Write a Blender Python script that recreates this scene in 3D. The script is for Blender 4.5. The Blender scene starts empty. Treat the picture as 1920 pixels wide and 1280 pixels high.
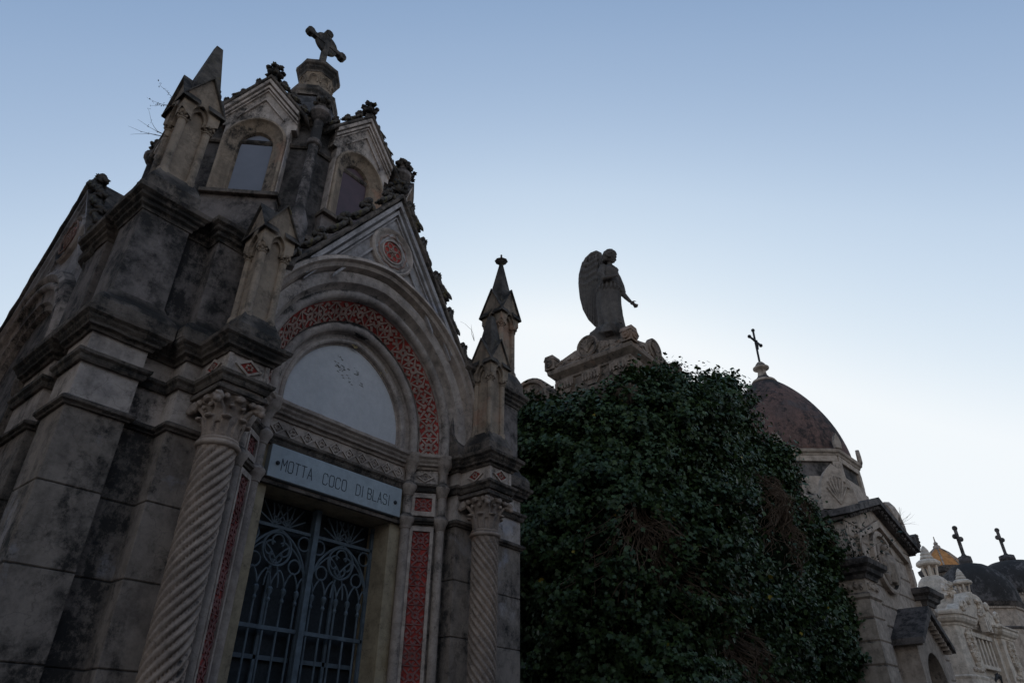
import bpy, bmesh, math, random
import numpy as np
from mathutils import Vector, Matrix, noise
random.seed(7); RNG=np.random.default_rng(7)
R=math.radians; PI=math.pi; sin=math.sin; cos=math.cos
S=bpy.context.scene; COL=S.collection

# ---------------------------------------------------------------- camera, sky, sun, exposure
def setup():
    up=Vector((15,2090,-1280)).normalized()
    x=Vector((1240,640-1424,-1280)); x=(x-up*x.dot(up)).normalized(); y=up.cross(x)
    M=Matrix((x,y,up))                     # world <- camera
    cd=bpy.data.cameras.new('camera'); cam=bpy.data.objects.new('camera',cd); COL.objects.link(cam)
    cam.matrix_world=Matrix.Translation((0,0,1.6))@M.to_4x4()
    cd.sensor_width=36; cd.lens=24; cd.clip_end=3000; cd.clip_start=.05; S.camera=cam
    w=bpy.data.worlds.new('World'); S.world=w; w.use_nodes=True; nt=w.node_tree; N=nt.nodes; Lk=nt.links
    bg=N['Background']; sky=N.new('ShaderNodeTexSky'); sky.sky_type='NISHITA'; sky.sun_disc=False
    sky.sun_elevation=R(SUN_EL); sky.sun_rotation=R(90-SUN_AZ); sky.air_density=1.0; sky.dust_density=.6; sky.ozone_density=3.0; sky.altitude=50
    hs=N.new('ShaderNodeHueSaturation'); hs.inputs['Saturation'].default_value=.62; hs.inputs['Value'].default_value=1.0
    gm=N.new('ShaderNodeGamma'); gm.inputs[1].default_value=SKY_G; Lk.new(sky.outputs[0],hs.inputs['Color']); Lk.new(hs.outputs[0],gm.inputs[0]); bw=N.new('ShaderNodeRGBToBW'); Lk.new(gm.outputs[0],bw.inputs[0]); ml=N.new('ShaderNodeMath'); ml.operation='MULTIPLY'; ml.inputs[1].default_value=SKY_K; Lk.new(bw.outputs[0],ml.inputs[0])
    rp=N.new('ShaderNodeValToRGB'); Lk.new(ml.outputs[0],rp.inputs[0]); el=rp.color_ramp.elements; rp.color_ramp.interpolation='B_SPLINE'
    SC=[(0,(.07,.13,.26)),(.22,(.160,.272,.465)),(.36,(.295,.418,.625)),(.54,(.545,.675,.835)),(.78,(.74,.84,.93)),(1,(.93,.965,.99))]
    el[0].position=0; el[0].color=(*SC[0][1],1); el[1].position=1; el[1].color=(*SC[-1][1],1)
    for q,c in SC[1:-1]: e=el.new(q); e.color=(*c,1)
    vm=N.new('ShaderNodeVectorMath'); vm.operation='SCALE'; vm.inputs['Scale'].default_value=1/(.12*2**EXPO); Lk.new(rp.outputs[0],vm.inputs[0])
    Lk.new(vm.outputs[0],bg.inputs[0]); bg.inputs[1].default_value=.12
    sd=bpy.data.lights.new('sun','SUN'); sd.energy=.12; sd.angle=R(12); sd.color=(1,.88,.74)
    so=bpy.data.objects.new('sun',sd); COL.objects.link(so)
    d=Vector((cos(R(SUN_EL))*cos(R(SUN_AZ)),cos(R(SUN_EL))*sin(R(SUN_AZ)),sin(R(SUN_EL))))
    so.rotation_euler=d.to_track_quat('Z','Y').to_euler()
    S.view_settings.view_transform='Standard'; S.view_settings.look='None'; S.view_settings.gamma=1; S.view_settings.exposure=EXPO
    S.render.resolution_x=1024; S.render.resolution_y=682
SUN_EL=13.0; SUN_AZ=38.0; EXPO=0.50; SKY_G=1.25; SKY_K=.186
setup()

# ---------------------------------------------------------------- materials
def newmat(n):
    m=bpy.data.materials.new(n); m.use_nodes=True; nt=m.node_tree; return m,nt,nt.nodes,nt.links,nt.nodes['Principled BSDF']
def nz(N,Lk,vec,scale,detail=6,rough=.6,dist=0):
    n=N.new('ShaderNodeTexNoise'); n.inputs['Scale'].default_value=scale; n.inputs['Detail'].default_value=detail
    n.inputs['Roughness'].default_value=rough; n.inputs['Distortion'].default_value=dist; Lk.new(vec,n.inputs['Vector']); return n.outputs['Fac']
def ramp(N,Lk,f,a,b,c0=(0,0,0,1),c1=(1,1,1,1)):
    r=N.new('ShaderNodeValToRGB'); e=r.color_ramp.elements; e[0].position=a; e[1].position=b; e[0].color=c0; e[1].color=c1
    Lk.new(f,r.inputs[0]); return r.outputs[0]
def mixc(N,Lk,f,a,b,mode='MIX'):
    m=N.new('ShaderNodeMixRGB'); m.blend_type=mode
    for i,v in ((0,f),(1,a),(2,b)):
        if isinstance(v,(tuple,list)): m.inputs[i].default_value=(*v[:3],1)
        elif isinstance(v,(int,float)): m.inputs[i].default_value=v
        else: Lk.new(v,m.inputs[i])
    return m.outputs[0]
def math_(N,Lk,op,a,b=None):
    m=N.new('ShaderNodeMath'); m.operation=op
    for i,v in enumerate((a,b)):
        if v is None: continue
        if isinstance(v,(int,float)): m.inputs[i].default_value=v
        else: Lk.new(v,m.inputs[i])
    return m.outputs[0]
def stone(name,a,b,dark=(.022,.020,.019),amt=.45,patch=None,streak=.5,bump=.35,sc=1.0,rough=.9,up=.6,lichen=0,wear=.55,mott=.75):
    """weathered plaster/stone: two tones, black crust in patches and streaks, crust on ledges, pits"""
    hue=lambda q:(q[0],q[1]*.965,q[2]*1.05) if q else q
    a,b,patch=hue(a),hue(b),hue(patch)
    m,nt,N,Lk,P=newmat(name)
    tc=N.new('ShaderNodeTexCoord'); o=tc.outputs['Object']
    mp=N.new('ShaderNodeMapping'); mp.inputs['Scale'].default_value=(1,1,.28); Lk.new(o,mp.inputs[0]); st=mp.outputs[0]
    c=mixc(N,Lk,ramp(N,Lk,nz(N,Lk,o,1.7*sc,5,.6),.35,.68),a,b)
    c=mixc(N,Lk,mott,c,ramp(N,Lk,nz(N,Lk,o,11*sc,10,.78),.3,.72,(.38,.37,.36,1),(1.5,1.47,1.42,1)),'MULTIPLY')
    if patch:
        c=mixc(N,Lk,ramp(N,Lk,nz(N,Lk,o,1.15*sc,9,.62,.4),.57,.62),c,patch)
    f1=nz(N,Lk,st,1.9*sc,10,.72,.3); f2=nz(N,Lk,o,7.5*sc,10,.82)
    s=math_(N,Lk,'ADD',math_(N,Lk,'MULTIPLY',f1,.56),math_(N,Lk,'MULTIPLY',f2,.47))
    g=N.new('ShaderNodeNewGeometry'); sx=N.new('ShaderNodeSeparateXYZ'); Lk.new(g.outputs['Normal'],sx.inputs[0])
    u=math_(N,Lk,'MULTIPLY',math_(N,Lk,'MAXIMUM',sx.outputs[2],0),up*.25)
    s=math_(N,Lk,'ADD',s,u)
    th=.68-.36*amt
    c=mixc(N,Lk,math_(N,Lk,'MULTIPLY',ramp(N,Lk,s,th+.015,th+.075),.9),c,dark)
    if streak:
        mq=N.new('ShaderNodeMapping'); mq.inputs['Scale'].default_value=(9,9,.5); Lk.new(o,mq.inputs[0])
        c=mixc(N,Lk,math_(N,Lk,'MULTIPLY',ramp(N,Lk,nz(N,Lk,mq.outputs[0],1.0,6,.6),.5,.72),streak),c,(dark[0]*2,dark[1]*2,dark[2]*2))
    if wear: c=mixc(N,Lk,math_(N,Lk,'MULTIPLY',math_(N,Lk,'MULTIPLY',ramp(N,Lk,g.outputs['Pointiness'],.515,.57),ramp(N,Lk,nz(N,Lk,o,5,6,.7),.42,.6)),wear),c,(a[0]*1.5,a[1]*1.5,a[2]*1.5))
    vo=N.new('ShaderNodeTexVoronoi'); vo.feature='DISTANCE_TO_EDGE'; vo.inputs['Scale'].default_value=1.9*sc
    wv=N.new('ShaderNodeVectorMath'); wv.operation='ADD'; wn=N.new('ShaderNodeTexNoise'); wn.inputs['Scale'].default_value=3.5; wn.inputs['Detail'].default_value=8; Lk.new(o,wn.inputs['Vector'])
    Lk.new(o,wv.inputs[0]); Lk.new(wn.outputs['Color'],wv.inputs[1]); Lk.new(wv.outputs[0],vo.inputs['Vector'])
    c=mixc(N,Lk,math_(N,Lk,'MULTIPLY',ramp(N,Lk,vo.outputs[0],.004,.012,(1,1,1,1),(0,0,0,1)),.28*min(1,mott*1.3)),c,dark)
    if lichen:
        c=mixc(N,Lk,math_(N,Lk,'MULTIPLY',ramp(N,Lk,nz(N,Lk,o,9,8,.7),.6,.66),lichen),c,(.16,.13,.035))
    Lk.new(c,P.inputs['Base Color']); P.inputs['Roughness'].default_value=rough
    b1=N.new('ShaderNodeBump'); b1.inputs['Strength'].default_value=bump; b1.inputs['Distance'].default_value=.02
    h=math_(N,Lk,'ADD',nz(N,Lk,o,22*sc,8,.72),math_(N,Lk,'MULTIPLY',s,1.2)); Lk.new(h,b1.inputs['Height']); Lk.new(b1.outputs[0],P.inputs['Normal'])
    P.inputs['Specular IOR Level'].default_value=.2
    return m
def simple(name,c,rough=.5,metal=0,var=.25,sc=8,bump=.1,spec=.4):
    m,nt,N,Lk,P=newmat(name); o=N.new('ShaderNodeTexCoord').outputs['Object']
    f=ramp(N,Lk,nz(N,Lk,o,sc,7,.65),.3,.72,(1-var,)*3+(1,),(1+var,)*3+(1,))
    Lk.new(mixc(N,Lk,1,c,f,'MULTIPLY'),P.inputs['Base Color']); P.inputs['Roughness'].default_value=rough; P.inputs['Metallic'].default_value=metal
    P.inputs['Specular IOR Level'].default_value=spec
    if bump:
        b=N.new('ShaderNodeBump'); b.inputs['Strength'].default_value=bump; b.inputs['Distance'].default_value=.01; Lk.new(nz(N,Lk,o,sc*5,6,.7),b.inputs['Height']); Lk.new(b.outputs[0],P.inputs['Normal'])
    return m
M_={}
M_['ashlar']=stone('ashlar_stone',(0.249,0.205,0.155),(0.174,0.145,0.118),amt=.53,patch=(0.313,0.293,0.271),streak=.55)
M_['attic']=stone('attic_plaster',(0.197,0.165,0.135),(0.132,0.114,0.098),amt=.60,streak=.65,patch=(0.251,0.216,0.181))
M_['dark']=stone('weathered_cornice',(0.193,0.156,0.117),(0.121,0.103,0.080),amt=.60,streak=.4,bump=.8)
M_['drum']=stone('blackened_drum',(.12,.105,.09),(.075,.068,.06),amt=.70,streak=.5,bump=.7)
M_['warm']=stone('warm_plaster',(0.292,0.226,0.152),(0.224,0.180,0.130),amt=.42,patch=(0.311,0.194,0.122),streak=.55,bump=.3)
M_['pale']=stone('pale_plaster',(0.421,0.354,0.279),(0.302,0.267,0.231),amt=.44,streak=.45,bump=.35,patch=(0.421,0.388,0.352))
M_['portal']=stone('portal_stone',(0.421,0.347,0.267),(0.309,0.261,0.213),amt=.36,streak=.45,bump=.35)
M_['jamb']=stone('yellowed_jamb',(0.345,0.279,0.169),(0.270,0.218,0.145),amt=.26,streak=.3,bump=.2,patch=(0.310,0.235,0.124))
M_['column']=stone('column_stone',(0.380,0.296,0.219),(0.288,0.235,0.184),amt=.28,streak=.35,bump=.4,patch=(0.391,0.247,0.164))
M_['bluegable']=stone('limewashed_gable',(0.379,0.347,0.304),(0.281,0.267,0.249),amt=.38,streak=.4,bump=.45,patch=(0.337,0.341,0.352))
M_['tymp']=stone('tympanum_plaster',(.60,.59,.54),(.53,.53,.49),amt=.05,streak=.12,bump=.12,dark=(.30,.27,.22),mott=.22,wear=0,patch=(.55,.54,.48))
M_['spire']=stone('spire_stone',(.13,.11,.085),(.08,.07,.055),amt=.62,streak=.3,bump=.7,lichen=.5)
M_['red']=stone('red_ground',(.40,.062,.045),(.30,.05,.04),amt=.24,streak=.3,bump=.35,patch=(.33,.11,.085),dark=(.05,.028,.026))
M_['lattice']=stone('lattice_stone',(0.322,0.244,0.186),(0.286,0.159,0.119),amt=.25,streak=.25,bump=.2)
M_['marble']=stone('grey_marble',(.42,.47,.45),(.36,.40,.39),amt=.16,streak=.28,bump=.05,rough=.5,mott=.35,wear=0,dark=(.2,.2,.19))
M_['ink']=simple('dark_lettering',(.03,.035,.04),.7,0,.1,8,0)
M_['iron']=simple('blue_painted_iron',(.115,.14,.16),.5,.0,.4,12,.15)
M_['rust']=simple('black_iron',(.03,.028,.03),.7,.3,.3,12,.1)
M_['dglass']=simple('dusty_dark_glass',(.022,.026,.030),.45,0,.5,60,.25,.35)
M_['rglass']=simple('red_brown_window_panel',(.075,.035,.035),.4,0,.3,4,.05)
M_['gglass']=simple('grey_window_glass',(.15,.145,.165),.3,0,.12,2.5,.02)
M_['dome']=stone('red_dome_render',(.155,.092,.07),(.11,.076,.062),amt=.42,streak=.45,bump=.45,sc=.8,up=.4,patch=(.10,.078,.068))
M_['greydome']=stone('grey_mossy_dome',(.125,.115,.105),(.075,.07,.066),amt=.55,streak=.2,bump=.8,sc=.9,up=.4)
M_['tomb']=stone('dome_tomb_stone',(0.374,0.309,0.232),(0.275,0.232,0.178),amt=.34,streak=.35,bump=.25,sc=.6)
M_['tombdark']=stone('dome_tomb_dark',(0.135,0.117,0.099),(0.090,0.081,0.072),amt=.60,streak=.3,bump=.5,sc=.7)
M_['white']=stone('cream_stone',(0.550,0.478,0.362),(0.466,0.410,0.321),amt=.12,streak=.15,bump=.25,sc=.6,up=.3)
M_['angel']=stone('statue_stone',(0.116,0.103,0.085),(0.079,0.068,0.058),amt=.40,streak=.4,bump=.4)
M_['angelbase']=stone('angel_tomb_stone',(0.236,0.183,0.132),(0.158,0.129,0.098),amt=.45,streak=.35,bump=.5,patch=(0.245,0.162,0.106))
M_['orange']=stone('orange_tiles',(.46,.22,.075),(.38,.175,.06),amt=.12,streak=.1,bump=.3)
M_['redlattice']=stone('worn_red_lattice',(.24,.115,.095),(.21,.085,.072),amt=.28,streak=.3,bump=.25)
M_['vine']=simple('dead_vine',(.12,.082,.058),.9,0,.4,6,0,.1)
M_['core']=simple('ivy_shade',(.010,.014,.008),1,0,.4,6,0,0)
def leafmat(name,cs,spec=.3):
    m,nt,N,Lk,P=newmat(name)
    g=N.new('ShaderNodeObjectInfo'); at=N.new('ShaderNodeAttribute'); at.attribute_name='tone'
    r=N.new('ShaderNodeValToRGB'); e=r.color_ramp.elements; e[0].position=0; e[0].color=(*cs[0],1); e[1].position=1; e[1].color=(*cs[-1],1)
    for k,c in enumerate(cs[1:-1]):
        q=e.new((.45,.93,.975)[k] if len(cs)>3 else .6); q.color=(*c,1)
    Lk.new(at.outputs['Fac'],r.inputs[0]); Lk.new(r.outputs[0],P.inputs['Base Color']); P.inputs['Roughness'].default_value=.5; P.inputs['Specular IOR Level'].default_value=spec
    return m
M_['ivy']=leafmat('ivy_leaf',[(.013,.025,.010),(.036,.062,.019),(.065,.10,.025),(.09,.13,.03),(.36,.25,.03)])
M_['weed']=leafmat('weed_leaf',[(.05,.035,.03),(.04,.06,.03),(.06,.045,.03)],.2)
def groundmat():
    return simple('asphalt_path',(.06,.058,.055),.95,0,.35,3,.4,.2)

# ---------------------------------------------------------------- mesh helpers
def xf(M,p): return tuple(M@Vector(p))
class MB:
    def __init__(s,M=None): s.v=[]; s.f=[]; s.M=M or Matrix.Identity(4)
    def add(s,vs,fs):
        b=len(s.v); s.v+= [xf(s.M,p) for p in vs]; s.f+=[tuple(b+i for i in f) for f in fs]; return s
    def box(s,x0,x1,y0,y1,z0,z1,T=None):
        vs=[(x,y,z) for z in (z0,z1) for y in (y0,y1) for x in (x0,x1)]
        if T: vs=[xf(T,p) for p in vs]
        return s.add(vs,[(0,2,3,1),(4,5,7,6),(0,1,5,4),(2,6,7,3),(0,4,6,2),(1,3,7,5)])
    def prism(s,poly,y0,y1,axis='y'):
        """poly in xz extruded along y (axis='y') or poly in xy extruded along z"""
        n=len(poly)
        if axis=='y': vs=[(x,y0,z) for x,z in poly]+[(x,y1,z) for x,z in poly]
        else: vs=[(x,y,y0) for x,y in poly]+[(x,y,y1) for x,y in poly]
        return s.add(vs,[tuple(range(n)),tuple(range(2*n-1,n-1,-1))]+[(i,i+n,(i+1)%n+n,(i+1)%n) for i in range(n)])
    def lathe(s,prof,seg=16,c=(0,0),a0=0,squash=1):
        vs=[]; fs=[]
        for r,z in prof:
            for i in range(seg):
                a=a0+2*PI*i/seg; vs.append((c[0]+r*cos(a),c[1]+r*sin(a)*squash,z))
        m=len(prof)
        for j in range(m-1):
            for i in range(seg):
                k=(i+1)%seg; fs.append((j*seg+i,j*seg+k,(j+1)*seg+k,(j+1)*seg+i))
        fs.append(tuple(range(seg-1,-1,-1))); fs.append(tuple(range((m-1)*seg,m*seg)))
        return s.add(vs,fs)
    def tube(s,pts,r,seg=8,closed=False):
        pts=[Vector(p) for p in pts]; n=len(pts); rs=r if isinstance(r,(list,tuple)) else [r]*n
        vs=[]; fs=[]; ref=None
        for i,p in enumerate(pts):
            a=pts[i-1] if (i>0 or closed) else p; b=pts[(i+1)%n] if (i<n-1 or closed) else p
            t=(b-a)
            t=t.normalized() if t.length>1e-9 else Vector((0,0,1))
            if ref is None: ref=Vector((0,0,1)) if abs(t.z)<.9 else Vector((1,0,0))
            u=(ref-t*ref.dot(t)); u=u.normalized() if u.length>1e-6 else t.orthogonal().normalized(); w=t.cross(u); ref=u
            for k in range(seg):
                q=2*PI*k/seg; vs.append(p+(u*cos(q)+w*sin(q))*rs[i])
        m=n if closed else n-1
        for i in range(m):
            for k in range(seg):
                j=(i+1)%n; l=(k+1)%seg; fs.append((i*seg+k,i*seg+l,j*seg+l,j*seg+k))
        if not closed: fs.append(tuple(range(seg-1,-1,-1))); fs.append(tuple(range((n-1)*seg,n*seg)))
        return s.add(vs,fs)
    def ball(s,c,r,seg=10,rings=7,sc=(1,1,1),jit=0,sd=0,T=None):
        vs=[];fs=[]; c=Vector(c)
        for j in range(rings+1):
            ph=PI*j/rings
            for i in range(seg):
                th=2*PI*i/seg; d=Vector((sin(ph)*cos(th)*sc[0],sin(ph)*sin(th)*sc[1],cos(ph)*sc[2]))
                k=r*(1+(noise.noise((d*3+Vector((sd*7.3,sd,0))))*jit if jit else 0)); q=d*k
                if T: q=T@q
                vs.append(c+q)
        for j in range(rings):
            for i in range(seg):
                k=(i+1)%seg; fs.append((j*seg+i,(j+1)*seg+i,(j+1)*seg+k,j*seg+k))
        return s.add(vs,fs)
    def sweep(s,path,prof,closed=False,jit=0,sub=0,sd=0,caps=True):
        """profile [(offset outward,z)] swept along a plan polyline with mitred corners; outward is to the right of travel"""
        P=[Vector((p[0],p[1])) for p in path]; n=len(P); rows=[]
        def nrm(a,b): d=(b-a).normalized(); return Vector((d.y,-d.x))
        ms=[]
        for i in range(n):
            n0=nrm(P[i-1],P[i]) if (i>0 or closed) else None; n1=nrm(P[i],P[(i+1)%n]) if (i<n-1 or closed) else None
            if n0 is None: m=n1
            elif n1 is None: m=n0
            else:
                m=n0+n1; m=m/ max(.25,(1+n0.dot(n1)))
            ms.append(m)
        st=[]
        for i in range(n if closed else n-1):
            j=(i+1)%n; L=(P[j]-P[i]).length; k=max(1,int(L/sub)) if sub else 1
            for q in range(k): t=q/k; st.append((P[i].lerp(P[j],t),ms[i].lerp(ms[j],t)))
        if not closed: st.append((P[-1],ms[-1]))
        m=len(prof); vs=[]; fs=[]
        for p,mm in st:
            for o,z in prof:
                q=Vector((p.x+mm.x*o,p.y+mm.y*o,z))
                if jit and o>-.02:
                    e=noise.noise_vector(q*9+Vector((sd,0,0)))*jit+noise.noise_vector(q*31)*jit*.5
                    q+=Vector((e.x,e.y,e.z))
                vs.append(q)
        N_=len(st)
        for i in range(N_ if closed else N_-1):
            j=(i+1)%N_
            for k in range(m-1): fs.append((i*m+k,j*m+k,j*m+k+1,i*m+k+1))
            fs.append((i*m+m-1,j*m+m-1,j*m,i*m))
        if not closed and caps: fs.append(tuple(range(m))); fs.append(tuple(range((N_-1)*m+m-1,(N_-1)*m-1,-1)))
        return s.add(vs,fs)
    def build(s,name,mat,parent=None,smooth=False,bevel=0,remesh=0,auto=False):
        me=bpy.data.meshes.new(name); me.from_pydata([tuple(v) for v in s.v],[],s.f); me.update()
        bm=bmesh.new(); bm.from_mesh(me); bmesh.ops.recalc_face_normals(bm,faces=bm.faces); bm.to_mesh(me); bm.free()
        me.materials.append(M_[mat] if isinstance(mat,str) else mat)
        o=bpy.data.objects.new(name,me); COL.objects.link(o)
        if smooth or auto:
            for p in me.polygons: p.use_smooth=True
        if auto:
            try: me.set_sharp_from_angle(angle=R(35))
            except Exception: pass
        if remesh:
            md=o.modifiers.new('remesh','REMESH'); md.mode='VOXEL'; md.voxel_size=remesh; md.use_smooth_shade=True
        if bevel:
            md=o.modifiers.new('bevel','BEVEL'); md.width=bevel; md.segments=2; md.limit_method='ANGLE'; md.angle_limit=R(40); md.harden_normals=False
        if parent is not None: o.parent=parent
        return o
def thing(name,label,cat,loc=(0,0,0),rz=0,group=None):
    o=bpy.data.objects.new(name,None); COL.objects.link(o); o.location=loc; o.rotation_euler=(0,0,rz); o['label']=label; o['category']=cat
    if group: o['group']=group
    return o
def tag(o,label,cat,group=None):
    o['label']=label; o['category']=cat
    if group: o['group']=group
    return o
def struct(o,kind='structure'): o['kind']=kind; return o
def cop(o,parent,M=None,label=None):
    c=o.copy(); COL.objects.link(c); c.parent=parent
    if M is not None: c.matrix_basis=M@o.matrix_basis
    for ch in list(o.children):
        cop(ch,c)
    return c
RZ=lambda a: Matrix.Rotation(a,4,'Z')
TR=lambda x,y,z: Matrix.Translation((x,y,z))
LEFT=RZ(-PI/2)      # takes the front (-y) face to the left (-x) face
def archpts(w,z0,zc,e,n=14,yy=None):
    """stilted, faintly pointed arch of half width w: list of (x,z) from left foot over the crown to right foot"""
    Rr=w+e; fm=math.acos(e/Rr); r=[(-e+Rr*cos(fm*i/n),zc+Rr*sin(fm*i/n)) for i in range(n+1)]
    r=[(w,z0)]+r; l=[(-x,z) for x,z in r[:-1]]; return l+r[::-1] if False else l+[r[-1]]+r[:-1][::-1]
def archsweep(mb,prof,z0,zc,e,n=14,y=0,x0=0,closed_prof=False):
    """prof [(half width,y)] swept over the arch"""
    rows=[archpts(w,z0,zc,e,n) for w,_ in prof]; L=len(rows[0]); m=len(prof); vs=[];fs=[]
    for i in range(L):
        for k in range(m): vs.append((x0+rows[k][i][0],y+prof[k][1],rows[k][i][1]))
    for i in range(L-1):
        for k in range(m-1): fs.append((i*m+k,(i+1)*m+k,(i+1)*m+k+1,i*m+k+1))
        if closed_prof: fs.append((i*m+m-1,(i+1)*m+m-1,(i+1)*m,i*m))
    mb.add(vs,fs); return mb
def roll(cx,cy,r,a0,a1,n=6): return [(cx+r*cos(R(a0+(a1-a0)*i/n)),cy+r*sin(R(a0+(a1-a0)*i/n))) for i in range(n+1)]
STAR=[((0,0),(.38,.38)),((1,0),(.62,.38)),((1,1),(.62,.62)),((0,1),(.38,.62)),
      ((.5,.32),(.68,.5)),((.68,.5),(.5,.68)),((.5,.68),(.32,.5)),((.32,.5),(.5,.32)),
      ((.5,.02),(.36,.22)),((.5,.02),(.64,.22)),((.5,.98),(.36,.78)),((.5,.98),(.64,.78)),
      ((.02,.5),(.22,.36)),((.02,.5),(.22,.64)),((.98,.5),(.78,.36)),((.98,.5),(.78,.64)),((0,0),(0,1)),((0,0),(.25,0)),((.75,0),(1,0)),((0,1),(.25,1)),((.75,1),(1,1))]
def lattice(mb,nu,fmap,wd=.055,h=.009,segs=STAR):
    """raised strips of the star pattern; fmap(u,v,h)->point with u in cells along, v 0..1 across"""
    for c in range(nu):
        for (a,b) in segs:
            a=Vector(a);b=Vector(b);d=(b-a)
            if d.length<1e-6 or random.random()<.07: continue
            d.normalize(); q=Vector((-d.y,d.x))*wd*random.uniform(.8,1.15)
            j=lambda: Vector((random.uniform(-.008,.008),random.uniform(-.008,.008)))
            cs=[a-q+j(),b-q+j(),b+q+j(),a+q+j()]
            vs=[fmap(c+min(1,max(0,p.x)),min(1,max(0,p.y)),hh) for hh in (0,h) for p in cs]
            mb.add(vs,[(4,5,6,7),(0,1,5,4),(1,2,6,5),(2,3,7,6),(3,0,4,7)])
    return mb

# ---------------------------------------------------------------- ground
g=MB(); g.box(-400,600,-400,600,-.5,0); struct(g.build('ground',groundmat()))
g=MB(); g.box(-30,60,-2.2,3.2,0,.004+.0); 
struct(g.build('path',simple('pale_gravel_path',(.16,.15,.135),.95,0,.3,5,.5,.2)))

# ================================================================ THE GOTHIC CHAPEL
CX,CY=3.22,6.45
chapel=thing('chapel','weathered gothic family chapel with red patterned arch, twisted columns and a blue iron gate','chapel',(CX,CY,0))
EE=.10; Z0=3.99; ZC=4.12
# --- wall plan, left half of the front, mirrored to the right
half=[(-2.12,-2.13),(-1.77,-2.13),(-1.77,-2.06),(-1.55,-2.06),(-1.55,-2.22),(-1.10,-2.22),(-1.10,-2.09),(-.965,-2.09),(-.745,-1.915)]
def mir(p): return [(-x,y) for x,y in reversed(p)]
sidehalf=[(-2.12,-1.77),(-2.06,-1.77),(-2.06,-1.55),(-2.12,-1.55),(-2.12,-1.02),(-1.99,-.98)]  # going from front corner backwards along the left face
leftside=[(x,-y) for x,y in sidehalf][::1]
# path from the left arch forward to the corner then along the front
left_in=[(x,y) for x,y in reversed(sidehalf)]
front_left=left_in+half
front_right=mir(front_left)
# the back of the chapel
back=[(1.99,.98),(2.12,1.02),(2.12,1.55),(2.06,1.55),(2.06,1.77),(2.12,1.77),(2.12,2.13),(-2.12,2.13),(-2.12,1.77),(-2.06,1.77),(-2.06,1.55),(-2.12,1.55),(-2.12,1.02),(-1.99,.98)]
def courses(mb,path,zs,d=.09,j=.007,sd=0):
    for a,b in zip(zs[:-1],zs[1:]):
        mb.sweep(path,[(-d,a),(-.006,a),(0,a+.008),(0,b-.008),(-.006,b),(-d,b)],sd=sd)
zz=[0,.55,.62,1.1,1.55,2.0,2.46,2.91,3.37]
mb=MB()
for p in (front_left,front_right): courses(mb,p,zz,d=.14)
courses(mb,back,zz)
for a in ((-1.97,-.99,-1.0,.99),(1.97-.1,.99,0,0)): pass
wall=mb.build('ashlar_wall','ashlar',chapel,bevel=.004)
mb=MB()
for p in (front_left,front_right,back): mb.sweep(p,[(-.12,3.37),(0,3.37),(0,3.90),(-.12,3.90)])
mb.build('frieze_wall','pale',chapel)
# blind-arch back walls on the sides and solid core that closes the building
mb=MB()
mb.box(-1.97,-1.87,-1.05,1.05,0,5.0); mb.box(1.87,1.97,-1.05,1.05,0,5.0); mb.box(-1.9,1.9,1.85,1.95,0,5.0)
mb.box(-1.9,-.86,-1.86,-1.80,0,5); mb.box(.86,1.9,-1.86,-1.80,0,5); mb.box(-.86,.86,-1.84,-1.80,3.4,5.0)
mb.build('inner_wall','attic',chapel)
# plinth
mb=MB()
for p in (front_left,front_right,back): mb.sweep(p,[(-.1,0),(.10,0),(.10,.5),(.07,.54),(.02,.60),(-.1,.60)],jit=.004,sub=.08)
mb.build('plinth','ashlar',chapel)
# --- string courses
B3=[(-.06,3.365),(.018,3.365),(.024,3.377),(.040,3.387),(.043,3.403),(.03,3.415),(.012,3.424),(-.06,3.424)]
B2=[(-.06,3.655),(.02,3.655),(.028,3.668),(.032,3.690),(.048,3.705),(.051,3.726),(.02,3.738),(-.06,3.738)]
CORN=[(-.06,3.868),(.018,3.868),(.026,3.888),(.050,3.897),(.054,3.915),(.070,3.932),(.076,3.948),(.096,3.965),(.10,3.992),(.06,4.004),(-.06,4.02)]
full=front_left+front_right
mb=MB()
for p in (front_left+[(-.61,-1.915)],[(.61,-1.915)]+front_right,back): mb.sweep(p,B3,jit=.004,sub=.07)
mb.build('string_course','dark',chapel)
# the upper two break forward over the columns
blk=[(-1.437,-2.22),(-1.437,-2.567),(-1.143,-2.567),(-1.143,-2.22)]
def withblk(p): i=p.index((-1.55,-2.22)); return p[:i+1]+blk+p[i+1:]
fl=withblk(front_left); fr=mir(fl); fullb=fl+fr
mb=MB(); mb.sweep(fullb,B2,jit=.004,sub=.06); mb.sweep(back,B2)
mb.build('string_course','dark',chapel)
i_=fl.index((-.965,-2.09))
for p in (fl[:i_+1],mir(fl[:i_+1]),back): mb=MB(); mb.sweep(p,CORN,jit=.006,sub=.045); mb.build('main_cornice','dark',chapel)
mb=MB(); mb.sweep(fl[i_:]+mir(fl[i_:]),CORN,jit=.004,sub=.045); mb.build('impost_cornice','portal',chapel)
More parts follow.
